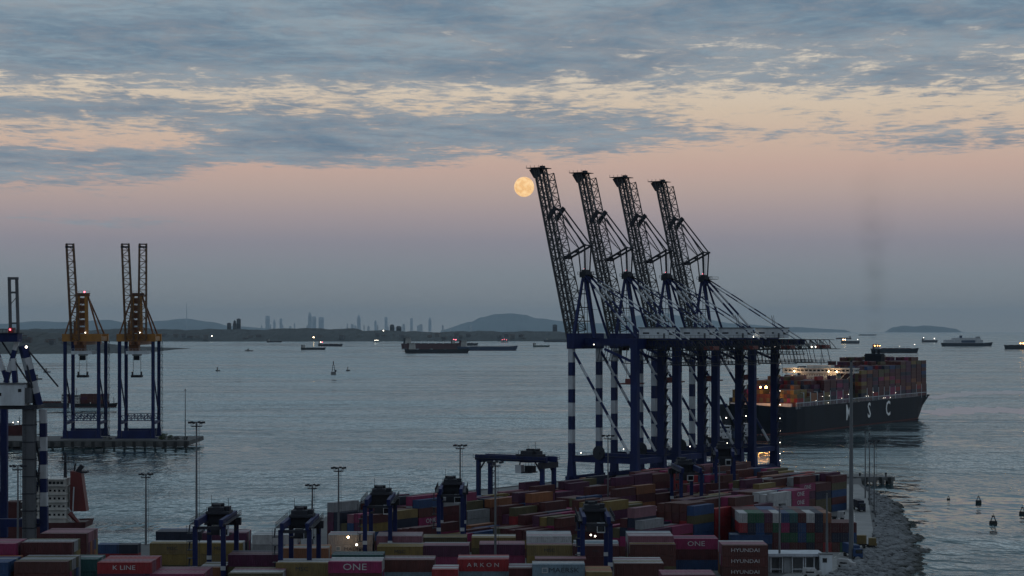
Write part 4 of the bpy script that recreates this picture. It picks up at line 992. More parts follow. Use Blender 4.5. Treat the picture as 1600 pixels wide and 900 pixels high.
# ------------------------------------------------------------------ low grey workshop and vehicles at the right
b0 = empty('workshop', (gx(1243, 575), 575, 0.005)); tag(b0, 'low grey workshop with open bays in front of the end-on stack', 'workshop')
w = 14.2; M_WALL = paint('workshop_wall', (.27,.3,.33), .7)
m = MB(); m.bx(-w/2,w/2,4,4.3,0,5); m.bx(-w/2,-w/2+.3,0,4,0,5); m.bx(w/2-.3,w/2,0,4,0,5); m.build('wall', M_WALL, b0)
m = MB(); m.bx(-w/2-.4,w/2+.4,-1.2,9,5.0,5.25); m.bx(-w/2-.4,w/2+.4,-1.25,-1.202,4.5,5.2); m.build('roof', paint('workshop_roof', (.36,.4,.46), .45), b0)
for x0, x1 in ((-w/2+.4,-3.6),(-.9,2.1),(2.7,5.0)):
    m = MB(); m.bx(x0-.15,x0+.12,-.4,-.1,0,4.5); m.bx(x1-.12,x1+.15,-.4,-.1,0,4.5); m.bx(x0+.12,x1-.12,-.4,-.1,4.2,4.5); m.bx(x0+.12,x1-.12,-.35,-.15,.9,1.1); m.build('bay_frame', M_HOUSE, b0)
m = MB(); m.bx(-3.2,-1.2,.2,.35,0,4.2); m.build('door', M_WALL, b0)
a0 = empty('office_cabin', (gx(1290, 572), 572, .005)); tag(a0, 'small white site cabin beside the grey workshop', 'cabin')
m = MB(); m.bx(-1.6,1.6,-1.2,1.2,0,5.4); m.build('wall', M_HOUSE, a0); MB().bx(-1.8,1.8,-1.4,1.4,5.4,5.6).build('roof', M_GREY, a0); MB().bx(-1,.2,-1.25,-1.202,3.2,4.4).build('window', M_GLASS, a0)
def truck(px, D, label, cabc, boxc=None, rz=0.0, kind='terminal_truck'):
    r = empty(kind, (gx(px, D), D, .008), rz); tag(r, label, 'truck')
    m = MB(); m.bx(-1.15,1.15,-3.2,-1.0,.9,3.1); m.bx(-1.1,1.1,-3.4,-3.2,.7,1.6); c = m.build('cab', cabc, r)
    MB().bx(-1.0,1.0,-3.26,-3.202,1.9,2.9).build('windscreen', M_GLASS, c)
    m = MB(); m.bx(-.5,.5,-.98,9,.85,1.1); m.bx(-1.15,1.15,-.4,9.2,1.1,1.3); m.build('chassis', M_STEEL, r)
    for y in (-2.4,.4,6.6,7.8):
        for x in (-1.0,1.0): MB().tube((x-.18,y,.5),(x+.18,y,.5),.5,10).build('wheel', M_DARK, r)
    if boxc is not None: m = MB(); m.bx(-1.2,1.2,-.3,9.1,1.31,3.9); m.build('cargo_box', boxc, r)
    return r
truck(1337, 610, 'blue truck parked under the thick mast on the bank road', CM['B'], CM['B'], R(8))
truck(1352, 640, 'mustard truck parked on the bank road by the rocks', CM['Y'], CM['Y'], R(84))
truck(1345, 770, 'dark truck with navy box on the road near the three poles', CM['N'], CM['N'], R(2))
truck(1305, 735, 'white truck parked beside the magenta end stack', CM['W'], None, R(70))
def van(px, D, label, col, rz):
    r = empty('van', (gx(px, D), D, .008), rz); tag(r, label, 'van')
    m = MB(); m.bx(-.95,.95,-2.6,2.4,.5,1.5); m.add([(-.95,-1.7,1.5),(.95,-1.7,1.5),(.95,2.4,1.5),(-.95,2.4,1.5),(-.85,-.9,2.3),(.85,-.9,2.3),(.85,2.3,2.3),(-.85,2.3,2.3)], BF); m.build('body', col, r)
    for x in (-.962, .962): MB().bx(x-.008,x+.008,-.6,1.6,1.05,1.45).build('window', M_GLASS, r)
    for y in (-1.7,1.6):
        for x in (-.85,.85): MB().tube((x-.12,y,.36),(x+.12,y,.36),.36,10).build('wheel', M_DARK, r)
van(1308, 655, 'white van parked at the right end of the end-on stack', CM['W'], R(80))
van(1322, 588, 'white van on the road below the thick mast', CM['W'], R(60))
van(1268, 566, 'white van parked in front of the workshop bays', CM['W'], R(88))

# ------------------------------------------------------------------ ships
def hull(L_, B_, dep, mats, parent, bow=.22, stern=.08, flare=3.0, sheer=1.5, over=3.0, bulw=0.9, full=.55):
    """lofted hull, bow along +x, origin on the waterline amidships"""
    m = MB(); n = 26; rows = []
    for i in range(n+1):
        t = i/n; x = -L_/2 + t*L_
        if t > 1-bow: q = (t-(1-bow))/bow; wl = math.cos(q*math.pi/2)**full; dk = math.cos(q*math.pi/2)**(full*.55); sh = sheer*q*q
        elif t < stern: q = (stern-t)/stern; wl = 1-.45*q*q; dk = 1-.06*q; sh = .15*sheer*q
        else: wl = dk = 1; sh = 0
        if t == 1: wl, dk = .012, .03
        q = max(0, (t-(1-bow))/bow); xo = flare*q*q; xs = -over*max(0, (stern-t)/stern)**2
        h = B_/2
        rows.append([(x+xs*-.6, h*wl*.93, -3.5), (x, h*wl, .9 if dep > 8 else .4), (x+xo*.45+xs*.6, h*(wl*.5+dk*.5), dep*.55), (x+xo+xs, h*dk, dep+sh), (x+xo+xs, h*dk*.985, dep+sh-bulw)])
    V = []
    for r_ in rows:
        for s_ in (1, -1):
            for p in r_: V.append((p[0], s_*p[1], p[2]))
    K = 5; m.v = V
    for i in range(n):
        for s_ in (0, 1):
            for k in range(K-1):
                a = i*2*K+s_*K+k; b = a+2*K
                f = (a, b, b+1, a+1); m.f.append(f if s_ else f[::-1]); m.mi.append(1 if k == 0 else 0)
        a = i*2*K+K-1; b = i*2*K+2*K-1; m.f.append((b, b+2*K, a+2*K, a)); m.mi.append(2)     # deck
    f = [k for k in range(K)] + [K+k for k in range(K-1, -1, -1)]; m.f.append(tuple(f)); m.mi.append(0)
    return m.build('hull', mats, parent)
M_DECK = paint('ship_deck', (.09,.06,.055), .7)
SH = {k: paint('hull_'+k, c, .7, wear=.3, spec=.25) for k, c in dict(black=(.012,.013,.018), grey=(.05,.055,.065), red=(.07,.02,.022), blue=(.03,.05,.1), green=(.03,.07,.06), white=(.5,.52,.55), navy=(.007,.011,.020)).items()}
M_BOOT = paint('antifouling', (.13,.035,.035), .6)
M_SUP = paint('superstructure', (.48,.48,.46), .55)
M_GLSTRIP = M_GLASS
def tower(parent, x, w, d, z0, floors, mat=None, bridge=True, name='superstructure'):
    mat = mat or M_SUP; m = MB(); h = 2.7
    for k in range(floors):
        s_ = 1-.03*k; m.bx(x-w/2*s_, x+w/2*s_, -d/2*s_, d/2*s_, z0+k*h, z0+(k+1)*h-.18); m.bx(x-w/2*s_-.35, x+w/2*s_+.35, -d/2*s_-.35, d/2*s_+.35, z0+(k+1)*h-.18, z0+(k+1)*h)
    o = m.build(name, mat, parent); g = MB()
    for k in range(floors):
        s_ = 1-.03*k; nwin = max(2, int(w/2.4))
        for j in range(nwin):
            xx = x-w/2*s_+w*s_*(j+.5)/nwin
            for sd in (-1, 1): g.bx(xx-.42, xx+.42, sd*d/2*s_-.03, sd*d/2*s_+.03, z0+k*h+1.1, z0+k*h+1.8)
        nwin = max(2, int(d/2.4))
        for j in range(nwin):
            yy = -d/2*s_+d*s_*(j+.5)/nwin
            for sd in (-1, 1): g.bx(x+sd*w/2*s_-.03, x+sd*w/2*s_+.03, yy-.42, yy+.42, z0+k*h+1.1, z0+k*h+1.8)
    if bridge:
        z = z0+floors*h; m = MB(); m.bx(x-w*.36, x+w*.42, -d*.62, d*.62, z+.01, z+2.6); m.bx(x-w*.42, x+w*.48, -d*.66, d*.66, z+2.6, z+2.85); m.build('bridge', mat, o)
        g.bx(x+w*.42-.02, x+w*.42+.05, -d*.6, d*.6, z+1.1, z+2.1); g.bx(x-w*.3, x+w*.38, -d*.62-.05, -d*.62+.02, z+1.1, z+2.1); g.bx(x-w*.3, x+w*.38, d*.62-.02, d*.62+.05, z+1.1, z+2.1)
    tag(g.build('window_row', M_GLSTRIP, o), kind='stuff')
    return o
def ship_mast(parent, x, z0, h, y=0.0, yard=3.0):
    m = MB(); m.tube((x,y,z0),(x,y,z0+h),.28,6,0,.14); m.bar((x,y-yard,z0+h*.72),(x,y+yard,z0+h*.72),.16); m.bar((x-.8,y,z0+h*.5),(x+1.2,y,z0+h*.5),.5,.16); m.build('mast', M_STEEL, parent)
def ship_funnel(parent, x, z0, h, w, d, mat, y=0.0):
    m = MB(); m.prism([(x-w/2,y-d/2),(x+w/2,y-d/2*.8),(x+w/2,y+d/2*.8),(x-w/2,y+d/2)], z0, z0+h); m.tube((x-w*.15,y,z0+h),(x-w*.15,y,z0+h+1.4),.5,6,1); m.bx(x-w/2-.05,x+w/2+.05,y-d/2-.05,y+d/2+.05,z0+h-1.3,z0+h-.3,1); m.build('funnel', [mat, M_STEEL], parent)
def ship(px0, px1, ywl, label, kind='tanker', hc='black', bow='right', beam=None, dep=None, lights=(), sup='W', tilt=0.0, name='cargo_ship', cat='ship', Dmax=None, group='vessels at anchor'):
    D = min(Dmax or 1e9, (CAMH-WATER_Z)*FPX/(ywl-HZ)); Lp = (px1-px0)*D/FPX; L_ = Lp/max(.35, math.cos(R(tilt)))
    B_ = beam or max(4.0, min(32, L_*.16)); dp = dep or max(1.6, L_*(.085 if D > 6500 else .045))
    r = empty(name, (gx((px0+px1)/2, D), D, WATER_Z), (0 if bow == 'right' else math.pi)+R(tilt)); tag(r, label, cat, group)
    hull(L_, B_, dp, [SH[hc], M_BOOT, M_DECK], r, flare=L_*.03, sheer=L_*.018, over=L_*.012, bulw=max(.3, L_*.006))
    sm = M_SUP if sup == 'W' else SH[sup]; fx = -L_*.39
    if kind in ('tanker', 'bulk', 'coaster', 'general'):
        fl = max(2, min(6, int(L_/30))) + (1 if D > 6500 else 0)
        tower(r, fx, L_*.09+3, B_*.72, dp-.3, fl, sm); ship_funnel(r, fx-L_*.055-2, dp-.2, fl*2.7+2.5, L_*.03+1.5, B_*.25, SH['red' if hc != 'red' else 'black'])
        ship_mast(r, fx, dp+fl*2.7+2.5, 5+L_*.03); ship_mast(r, L_*.44, dp+L_*.012, 4+L_*.035)
        if kind == 'tanker':
            m = MB(); m.bx(-L_*.3, L_*.36, -.8, .8, dp+.3, dp+1.1)
            for k in range(14): m.bar((-L_*.3+k*L_*.05,-B_*.3,dp-.4),(-L_*.3+k*L_*.05,B_*.3,dp-.4),.3,.9)
            m.build('deck_pipes', M_GREY, r)
            m = MB(); m.tube((0,0,dp-.3),(0,0,dp+4+L_*.02),.4,6); m.bar((0,0,dp+3.5+L_*.02),(L_*.05,0,dp+4.5+L_*.02),.3); m.build('hose_crane', M_GREY, r)
        else:
            nh = 5 if kind == 'bulk' else 3
            for k in range(nh):
                x0 = -L_*.28+k*L_*.66/nh; MB().bx(x0, x0+L_*.66/nh*.8, -B_*.33, B_*.33, dp-.5, dp+1.3+L_*.004).build('hatch_cover', SH['red'] if hc != 'red' else M_GREY, r)
            if kind == 'bulk':
                for k in range(nh-1):
                    x0 = -L_*.28+(k+.9)*L_*.66/nh; m = MB(); m.tube((x0,0,dp-.4),(x0,0,dp+L_*.045),.9,6); m.bar((x0,0,dp+L_*.045),(x0+L_*.1,0,dp+L_*.055),.7); m.build('deck_crane', M_HOUSE, r)
    elif kind == 'ferry':
        m = MB(); m.bx(-L_*.46,L_*.32,-B_*.46,B_*.46,dp-.5,dp+14); m.bx(-L_*.3,L_*.27,-B_*.42,B_*.42,dp+14,dp+22); m.build('superstructure', SH['white'], r)
        s_ = r.children[-1]
        for k, (z, x0, x1) in enumerate(((dp+4, -.43, .3), (dp+9, -.43, .3), (dp+17, -.28, .25))):
            g = MB(); n = int((x1-x0)*L_/6)
            for sd in (-1, 1):
                for q in range(n): x = L_*(x0+(x1-x0)*q/n); yy = sd*B_*(.46 if k < 2 else .42); g.bx(x, x+3.4, yy-.05, yy+.05, z, z+1.3)
            tag(g.build('window_row', M_GLASS, s_), kind='stuff')
        MB().bx(-L_*.12,L_*.16,-B_*.465-.02,-B_*.46-.002,dp+1.2,dp+12).build('blue_panel', SH['blue'], s_)
        tower(r, L_*.22, L_*.08, B_*.8, dp+22, 1, SH['white'], True, 'wheelhouse'); ship_funnel(r, -L_*.12, dp+22, 10, L_*.05, B_*.3, SH['blue'])
        for x in (-.25,-.18,-.02,.06,.12): ship_mast(r, L_*x, dp+22, 10+8*(x > .1))
        ship_mast(r, L_*.44, dp+2, 10)
    elif kind == 'boat':
        tower(r, -L_*.12, L_*.3, B_*.6, dp-.2, 1, sm); ship_mast(r, -L_*.05, dp+2.5, max(1.2, L_*.26), yard=min(1.5, L_*.06)); m = MB(); m.bar((-L_*.35,0,dp-.3),(-L_*.42,0,dp+L_*.12),.2); m.bar((-L_*.38,-B_*.3,dp+L_*.06),(-L_*.38,B_*.3,dp+L_*.06),.15); m.build('net_gantry', M_STEEL, r)
    elif kind == 'barge':
        m = MB(); m.bx(-L_*.34,L_*.4,-B_*.4,B_*.4,dp-.5,dp+.5+L_*.012); m.build('cargo_cover', M_GREY, r); tower(r, fx, L_*.08, B_*.6, dp-.2, 2, sm); ship_mast(r, fx, dp+8, 6)
    for fx_, fz, rr, mt in lights: MB().ball((L_*fx_, -B_*.3, dp+fz), rr, n=6, m=4).build('deck_light', mt, r)
    return r
ship(417,440,535,'grey coaster lying close under the far dark shore, left of the tankers','coaster','grey')
ship(382.5,395.5,548.5,'small dark tug crossing open water left of the tankers','boat','black',name='tug_boat',cat='boat')
ship(470.5,508,546.5,'slim dark tanker with its superstructure at the left end','tanker','black')
ship(497.5,534.5,541,'dark cargo ship with a bright lamp over its left end','general','black',lights=((-.4,9,2.4,G_WHITE),(-.33,9,1.8,G_RED)))
ship(583,592.5,535,'fishing boat showing three white lights under the far shore','boat','black',beam=10,lights=((-.2,9,1.8,G_WHITE),(0,10,1.8,G_WHITE),(.3,9,1.8,G_WHITE)),name='fishing_boat',cat='boat')
ship(628,716,544.5,'long red bulk carrier behind the dark low freighter','bulk','red',beam=28)
ship(633.5,731,552,'low dark freighter, the nearest of the anchored group left of the cranes','general','black',beam=22,dep=12)
ship(715,806.5,547.5,'long dark tanker with pale superstructure and raked bow to the right','tanker','blue',beam=28,dep=13)
ship(704,746,540,'distant cargo ship with red deck lights behind the long tanker','bulk','grey',lights=((-.38,16,3.0,G_RED),(-.3,16,2.4,G_RED)))
ship(782.5,793.5,535,'fishing boat with red lights under the far mountain','boat','black',beam=11,lights=((-.3,12,1.7,G_RED),(.0,14,1.7,G_RED),(.3,11,1.6,G_RED)),name='fishing_boat',cat='boat')
ship(833,858.5,542,'small dark tanker between the long tanker and the first quay crane','tanker','green')
ship(850,893,534.5,'long flat barge far off, left of the first quay crane','barge','grey')
ship(1306.5,1330,530,'hazy pink tinted cargo ship behind the one with yellow lights','bulk','red',bow='left')
ship(1314.5,1342.5,537,'cargo ship with a row of yellow deck lights right of the cranes','general','grey',dep=13,lights=((-.42,8,2.0,G_WARM),(-.36,8,2.0,G_WARM),(-.28,8,2.0,G_WARM),(.4,9,1.6,G_WHITE)))
ship(1342,1369,524.2,'faint flat barge low on the right horizon','barge','grey',beam=30,dep=11)
ship(1362,1433.5,551.5,'dark bulk carrier with lit bridge behind the container ship funnel','bulk','navy',beam=24,dep=13,lights=((-.44,9,1.1,G_ORANGE),(-.38,9,1.1,G_ORANGE),(-.33,9,.8,G_ORANGE),(.1,7,.5,G_WHITE),(.43,13,.9,G_WHITE)))
ship(1440.5,1464.5,535,'small cargo ship with a white lamp forward, left of the white ferry','general','grey',dep=12,lights=((.3,10,2.2,G_WHITE),(-.4,15,1.8,G_WHITE)))
ship(1472,1549,541,'large white ferry with blue side panel on the right','ferry','navy',beam=30,dep=14,name='car_ferry')
ship(1570,1612,546,'ship with lit orange lamps cut by the right edge','general','black',bow='left',beam=18,dep=15,sup='white',lights=((-.1,7,1.6,G_ORANGE),(-.2,7,1.6,G_ORANGE)))
# inside the harbour on the left
ship(112,182,636,'dark feeder ship with stacked boxes behind the far pier cranes','general','black',beam=9,dep=3.2,name='feeder_ship',group='vessels in the harbour')
ship(60,107,637,'grey work barge behind the harbour crane stay','coaster','grey',beam=10,dep=4.4,bow='left',name='work_barge',group='vessels in the harbour')
MBX = MB(); rb = random.Random(4)
fd = (CAMH-WATER_Z)*FPX/(636-HZ)
for i in range(4):
    for k in range(3): tag(MB().box((0,0,1.3),(5.9,6.8,2.55)).build('container', CM[rb.choice('DMKDO')], None, (gx(132,fd)+i*6.05, fd, WATER_Z+4.0+k*2.6+(.2))), f'{["left","second","third","right"][i]} box in the {["bottom","middle","top"][k]} layer on the dark feeder ship', 'container', 'boxes on the feeder ship')
ship(68,79,582,'small motor boat in the water gap beside the harbour crane, farther one','boat','black',group='vessels in the harbour',name='motor_boat',cat='boat')
ship(52,66,593,'small motor boat in the water gap beside the harbour crane, nearer one','boat','black',group='vessels in the harbour',name='motor_boat',cat='boat')
ship(337,344,580,'tiny dark boat alone on open water left of the beacon','boat','black',name='motor_boat',cat='boat')
ship(541,547,579.5,'tiny dark boat just right of the beacon','boat','black',name='motor_boat',cat='boat')
ship(-60,36,690,'red and white ship bow pointing at the far pier, at the left edge','general','red',beam=11,dep=10,sup='white',lights=((.36,2,.3,G_WHITE),(.44,2.4,.25,G_WHITE)),name='moored_ship',group='vessels in the harbour')

# ---------------- ship with red funnel moored behind the near stacks
def funnel_ship():
    D = 704.0; r = empty('moored_ship', (gx(70, D)-22, D, WATER_Z), 0.0); r.rotation_euler = (0,0,math.pi)
    tag(r, 'moored ship with white tiered superstructure and tall red funnel, left side', 'ship', 'vessels in the harbour')
    k = D/FPX; ox = gx(70, D)-22
    def X(px): return -(gx(px, D)-ox)
    def Z(y): return CAMH-(y-HZ)*k-WATER_Z
    hull(72, 15, 5.5, [SH['red'], M_BOOT, M_DECK], r, flare=2.5, sheer=1.5, over=1.0, bulw=.5)
    m = MB(); zs = [Z(824), Z(808), Z(795), Z(783), Z(771), Z(759)]
    for i in range(5):
        m.bx(X(107.5), X(40), -5.2+i*.2, 5.2-i*.2, zs[i]+.3, zs[i+1]); m.bx(X(109), X(38), -5.6, 5.6, zs[i+1], zs[i+1]+.3)
    s_ = m.build('superstructure', M_SUP, r); g = MB()
    for i in range(5):
        for q in range(9): g.bx(X(104-q*7)-.35, X(104-q*7)+.35, 5.2-i*.2-.02, 5.2-i*.2+.05, zs[i]+.9, zs[i]+1.6)
    tag(g.build('window_row', M_GLASS, s_), kind='stuff')
    m = MB(); m.bx(X(106), X(44), -6.5, 6.5, zs[5]+.31, Z(748)); m.bx(X(107.5), X(42), -6.9, 6.9, Z(748), Z(746.5)); b_ = m.build('bridge', M_SUP, r)
    for q in range(10): MB().bx(X(103-q*6)-.5, X(103-q*6)+.5, 6.48, 6.55, zs[5]+1.0, zs[5]+1.9).build('window', M_GLASS, b_)
    m = MB()
    for q in range(12): m.bar((X(106-q*5),6.7,Z(746.5)),(X(106-q*5),6.7,Z(741)),.08)
    m.bar((X(106),6.7,Z(741)),(X(50),6.7,Z(741)),.08); m.bar((X(80),0,Z(746)),(X(80),0,Z(735)),.15); m.ball((X(76),3,Z(741)),.7); m.build('bridge_rail', M_HOUSE, r)
    m = MB(); m.bar((X(102),0,Z(746)),(X(102),0,Z(707)),1.0,1.0,0,.5,.5); m.bx(X(111),X(93),-2,2,Z(722),Z(720.5)); m.bar((X(98),0,Z(720)),(X(98),0,Z(709)),.2); m.bar((X(107),0,Z(720)),(X(107),0,Z(713)),.2); m.build('mast', M_STEEL, r)
    m = MB(); m.add([(X(111.5),-2.4,Z(798)),(X(137),-2.4,Z(798)),(X(137),2.4,Z(798)),(X(111.5),2.4,Z(798)),(X(112),-2.2,Z(735)),(X(129),-2.2,Z(739)),(X(129),2.2,Z(739)),(X(112),2.2,Z(735))], [f[::-1] for f in BF])
    f_ = m.build('funnel', M_RED, r)
    m = MB(); m.bx(X(137.5),X(126),-1.6,1.6,Z(739),Z(736)); m.bar((X(121),0,Z(738)),(X(129),0,Z(727)),1.6,1.4); m.bar((X(116),0,Z(736)),(X(118),0,Z(724)),.5); m.build('exhaust_pipe', M_STEEL, f_)
    m = MB()
    for q in range(6): m.bar((X(112),2.6,Z(800+q*4)),(X(127),2.6,Z(812+q*3)),.2)
    m.bar((X(109),3,Z(792)),(X(134),3,Z(826)),.4); m.bar((X(109),3,Z(808)),(X(126),3,Z(828)),.4); m.bar((X(118),2.6,Z(760)),(X(116),2.6,Z(806)),.35); m.build('lifeboat_ramp', M_HOUSE, r)
    m = MB(); m.bar((X(112),3.4,Z(800)),(X(128),3.4,Z(818)),2.0,1.8,0,1.0,1.0,6); m.build('lifeboat', M_RED, r)
    m = MB(); m.bx(X(143),X(108),-6,6,Z(832),Z(822)); m.build('aft_deck_house', M_SUP, r)
    # dark crane post and red deck gear forward of it
    m = MB(); m.bx(X(31),X(12),-4,4,Z(835),Z(783)); m.build('cargo_hold_stack', SH['red'], r)
    m = MB(); m.bar((X(3),0,Z(830)),(X(3),0,Z(770)),2.2); m.bx(X(7),X(-6),-2,2,Z(783),Z(768)); m.build('deck_crane', M_STEEL, r)
funnel_ship()

# ---------------- the large departing container ship
HX, HY = -.473, -.881
def big_ship():
    L_, B_, dp = 345.0, 50.0, 17.5
    c = Vector((225.7, 1527.8, WATER_Z)); rz = math.atan2(HY, HX)
    r = empty('container_ship', c, rz); tag(r, 'huge dark container ship leaving port with white hull letters', 'container ship')
    hull(L_, B_, dp, [paint('ship_side', (.005,.009,.019), .65, wear=.5, wscale=.08, spec=.2), M_BOOT, M_DECK], r, bow=.2, stern=.1, flare=8, sheer=4, over=7, bulw=1.2, full=.75)
    PR = paint('hull_letters', (.8,.82,.84), .6, wear=.1)
    for ch, px in (('M', 1326), ('S', 1358), ('C', 1387.5)):
        q = (px-CX)/FPX; t = (q*1380-175)/(.473-q*.881); x = 154-t
        lettering(ch, 15.5, PR, r, (x, B_/2+.25, 10.2), (math.pi/2, 0, math.pi), 1.02, 'hull_letter', .22)
    # lashing bridges and gallery stanchions
    bays = [x for x in [114-13.1*k for k in range(22)] if abs(x-7) > 14 and abs(x+114) > 9.5 and x > -168]
    for x in bays:
        m = MB()
        for j in range(-4, 5): m.bar((x-6.5, j*6.1, dp-1.2), (x-6.5, j*6.1, dp+9.6), .5)
        for z in (dp+3.2, dp+6.4, dp+9.6): m.bx(x-6.75,x-6.25,-24.6,24.6,z-.2,z)
        m.build('lashing_bridge', M_HOUSE, r)
    m = MB()
    for k in range(96): x = 122-k*2.8; m.bar((x, 24.5, dp-1.2), (x, 24.5, dp+2.6), .28)
    m.bx(-168, 122, 24.3, 24.7, dp+2.6, dp+3.0); m.build('deck_gallery', M_HOUSE, r)
    # bridge house with wings across the beam
    o = tower(r, 7, 12, 34, dp-1, 8, M_SUP, False)
    m = MB(); m.bx(1.6, 12.6, -27, 27, dp+20.7, dp+24.0); m.bx(1, 13.2, -27.4, 27.4, dp+24.0, dp+24.4); m.bx(3,11,-9,9,dp+24.4,dp+26.4)
    for y in (-26,-20,20,26): m.bar((10,y,dp+20.7),(10,y*.72,dp+15),.4)
    bo = m.build('bridge', M_SUP, o)
    for k in range(17): MB().bx(12.58, 12.66, -25.4+k*3.1, -23.2+k*3.1, dp+22.0, dp+23.3).build('window', M_GLASS, bo)
    for k in range(3): MB().bx(2.5+k*3.3, 5.0+k*3.3, 26.98, 27.05, dp+22.0, dp+23.3).build('window', M_GLASS, bo)
    ship_mast(r, 6, dp+26.4, 9, 0, 4)
    # funnel casing aft
    m = MB(); m.bx(-118.6,-109.4,-9,9,dp+19,dp+25); m.bx(-118.5,-109.5,-8.9,8.9,dp-1,dp+19,1); m.build('engine_casing', [M_SUP, SH['navy']], r)
    m = MB(); m.bx(-118.2,-109.8,-6.5,6.5,dp+25,dp+33.5); m.bx(-118.6,-109.4,-7,7,dp+31.5,dp+32.4)
    for x, y in ((-117,-2.5),(-117,2),(-113,0),(-114,3.5)): m.tube((x,y,dp+33.5),(x,y,dp+36.2),.8,8)
    m.build('funnel', SH['navy'], r)
    ship_mast(r, 150, dp+3, 14, 0, 3)
    m = MB(); m.bx(158,162,-2,2,dp+.5,dp+2.4); m.tube((148,-7,dp+1),(148,7,dp+1),1.1,8); m.tube((140,-9,dp),(140,-4,dp),.9,8); m.build('windlass', M_GREY, r)
    MB().bx(123,124,-22,22,dp-1,dp+2.5).build('breakwater', M_HOUSE, r)
    # lamps: floodlit fore deck and bridge front
    lamp('deck_lamp', r, (137,9,dp+13.6), .85, G_ORANGE, 9000, (1,.38,.09)); lamp('deck_lamp', r, (137,5,dp+13.6), .6, G_ORANGE)
    for y in (-17, 9, 15): lamp('bridge_lamp', r, (15.2,y,dp+22.0), .45, G_WARM)
    for y in (-17, 12):
        l = bpy.data.lights.new('bridge_lamp_light', 'POINT'); l.energy = 1500; l.color = (1,.6,.3); l.shadow_soft_size = .6
        lo = bpy.data.objects.new('bridge_lamp_light', l); COL.objects.link(lo); lo.parent = r; lo.location = (18.5,y,dp+21.4)
    rb = random.Random(3)
    for x in (86,73,60,58,34,20,18,-20,-24,-38,-60,-62,-75,-90): MB().ball((x+rb.uniform(-2,2),25.0,dp+rb.choice((1.2,3.6,4.2,6))),.14,n=6,m=4).build('gallery_lamp', G_WHITE, r)
    # boxes on deck: far past the limit of single things, one mass of real boxes
    m = MB(); keys = list(CM.keys()); rb = random.Random(12); pal = 'MMMMMDDDDKKKPROONNBYX'
    ca, sa = math.cos(rz), math.sin(rz)
    allb = [114-13.1*k for k in range(22)]; allb = [x for x in allb if abs(x-7) > 14 and x > -168]
    for i, x in enumerate(allb):
        if x > 95: base = 4
        elif x > 75: base = 5
        elif x > 22: base = 6
        elif x > -60: base = 8
        elif x > -105: base = 9
        else: base = 10
        bayc = rb.choice(pal)
        for j in range(-10, 10):
            y = j*2.45+1.22
            if abs(x+114) <= 9.5 and abs(y) < 10.5: continue
            n = base + rb.choice((-1,0,0,0,0,1)) - (2 if abs(y) > 22 and x > 70 else 0)
            colc = rb.choice(pal)
            for t_ in range(n):
                if t_ < n-2 and abs(y) < 20 and i > 0: 
                    if not (i+1 < len(allb)): continue
                    if t_ < base-3: continue
                cc = colc if rb.random() < .35 else (bayc if rb.random() < .2 else rb.choice(pal)); z = dp+.4+t_*2.75; hl = 6.0
                vs = [(x+a*hl, y+b*1.19, z+k) for k in (0, 2.68) for a, b in ((-1,-1),(1,-1),(1,1),(-1,1))]
                m.add([(c.x+p[0]*ca-p[1]*sa, c.y+p[0]*sa+p[1]*ca, c.z+p[2]) for p in vs], BF, keys.index(cc))
    tag(m.build('deck_containers', [CM[k] for k in keys]), 'rows of stacked containers filling the deck of the departing ship', kind='stuff')
    return r
msc = big_ship()
# tugs at its bow
def tug(px, D, rz, label):
    r = empty('tug_boat', (gx(px, D), D, WATER_Z), rz); tag(r, label, 'tug', 'tugs at the bow of the container ship')
    hull(28, 10, 3.2, [SH['black'], M_BOOT, M_DECK], r, flare=1.2, sheer=1.4, over=.6, bulw=.7, full=.7)
    tower(r, 3, 8, 6.5, 2.8, 2, SH['white'], True); ship_mast(r, 1, 11, 6, 0, 1.5); ship_funnel(r, -3.5, 2.8, 6, 2, 2, SH['blue'], 2.0); ship_funnel(r, -3.5, 2.8, 6, 2, 2, SH['blue'], -2.0)
    m = MB(); m.tube((-8,-1.4,3.6),(-8,1.4,3.6),.9,8); m.bar((-6,-2,2.8),(-6,2,4.6),.3); m.build('tow_winch', M_STEEL, r)
    for p in ((4,-2,13.5),(1,0,15.5),(6,-3,10.5)): MB().ball(p,.4,n=6,m=4).build('deck_light', G_WHITE, r)
tug(1137, 1290, R(200), 'tug with white lamps working left of the container ship bow')
tug(1168, 1315, R(160), 'tug close under the container ship bow between the crane legs')

# ---------------- smoke trailing up from its funnel
fp = Vector((280, 1630, 0))
sm, stt, sb = newmat('funnel_smoke'); stt.nodes.remove(sb)
pv = stt.nodes.new('ShaderNodeVolumePrincipled'); pv.inputs['Color'].default_value = (.05,.05,.055,1)
tc_ = stt.nodes.new('ShaderNodeTexCoord'); sp_ = stt.nodes.new('ShaderNodeSeparateXYZ'); stt.links.new(tc_.outputs['Object'], sp_.inputs[0])
def sm_(op, a, b=0.0, clamp=False):
    x = stt.nodes.new('ShaderNodeMath'); x.operation = op; x.use_clamp = clamp
    for i, v in enumerate((a, b)):
        if isinstance(v, (int, float)): x.inputs[i].default_value = v
        else: stt.links.new(v, x.inputs[i])
    return x.outputs[0]
rad = sm_('ADD', 5.0, sm_('MULTIPLY', sp_.outputs[2], .15))
dist = sm_('SQRT', sm_('ADD', sm_('POWER', sp_.outputs[0], 2.0), sm_('POWER', sp_.outputs[1], 2.0)))
core = sm_('SUBTRACT', 1.0, sm_('DIVIDE', dist, rad), True)
nz_ = stt.nodes.new('ShaderNodeTexNoise'); stt.links.new(tc_.outputs['Object'], nz_.inputs['Vector']); nz_.inputs['Scale'].default_value = .06; nz_.inputs['Detail'].default_value = 3
nn_ = sm_('MULTIPLY', sm_('SUBTRACT', nz_.outputs[0], .34, True), 4.0)
ris = sm_('DIVIDE', sp_.outputs[2], 16.0, True)
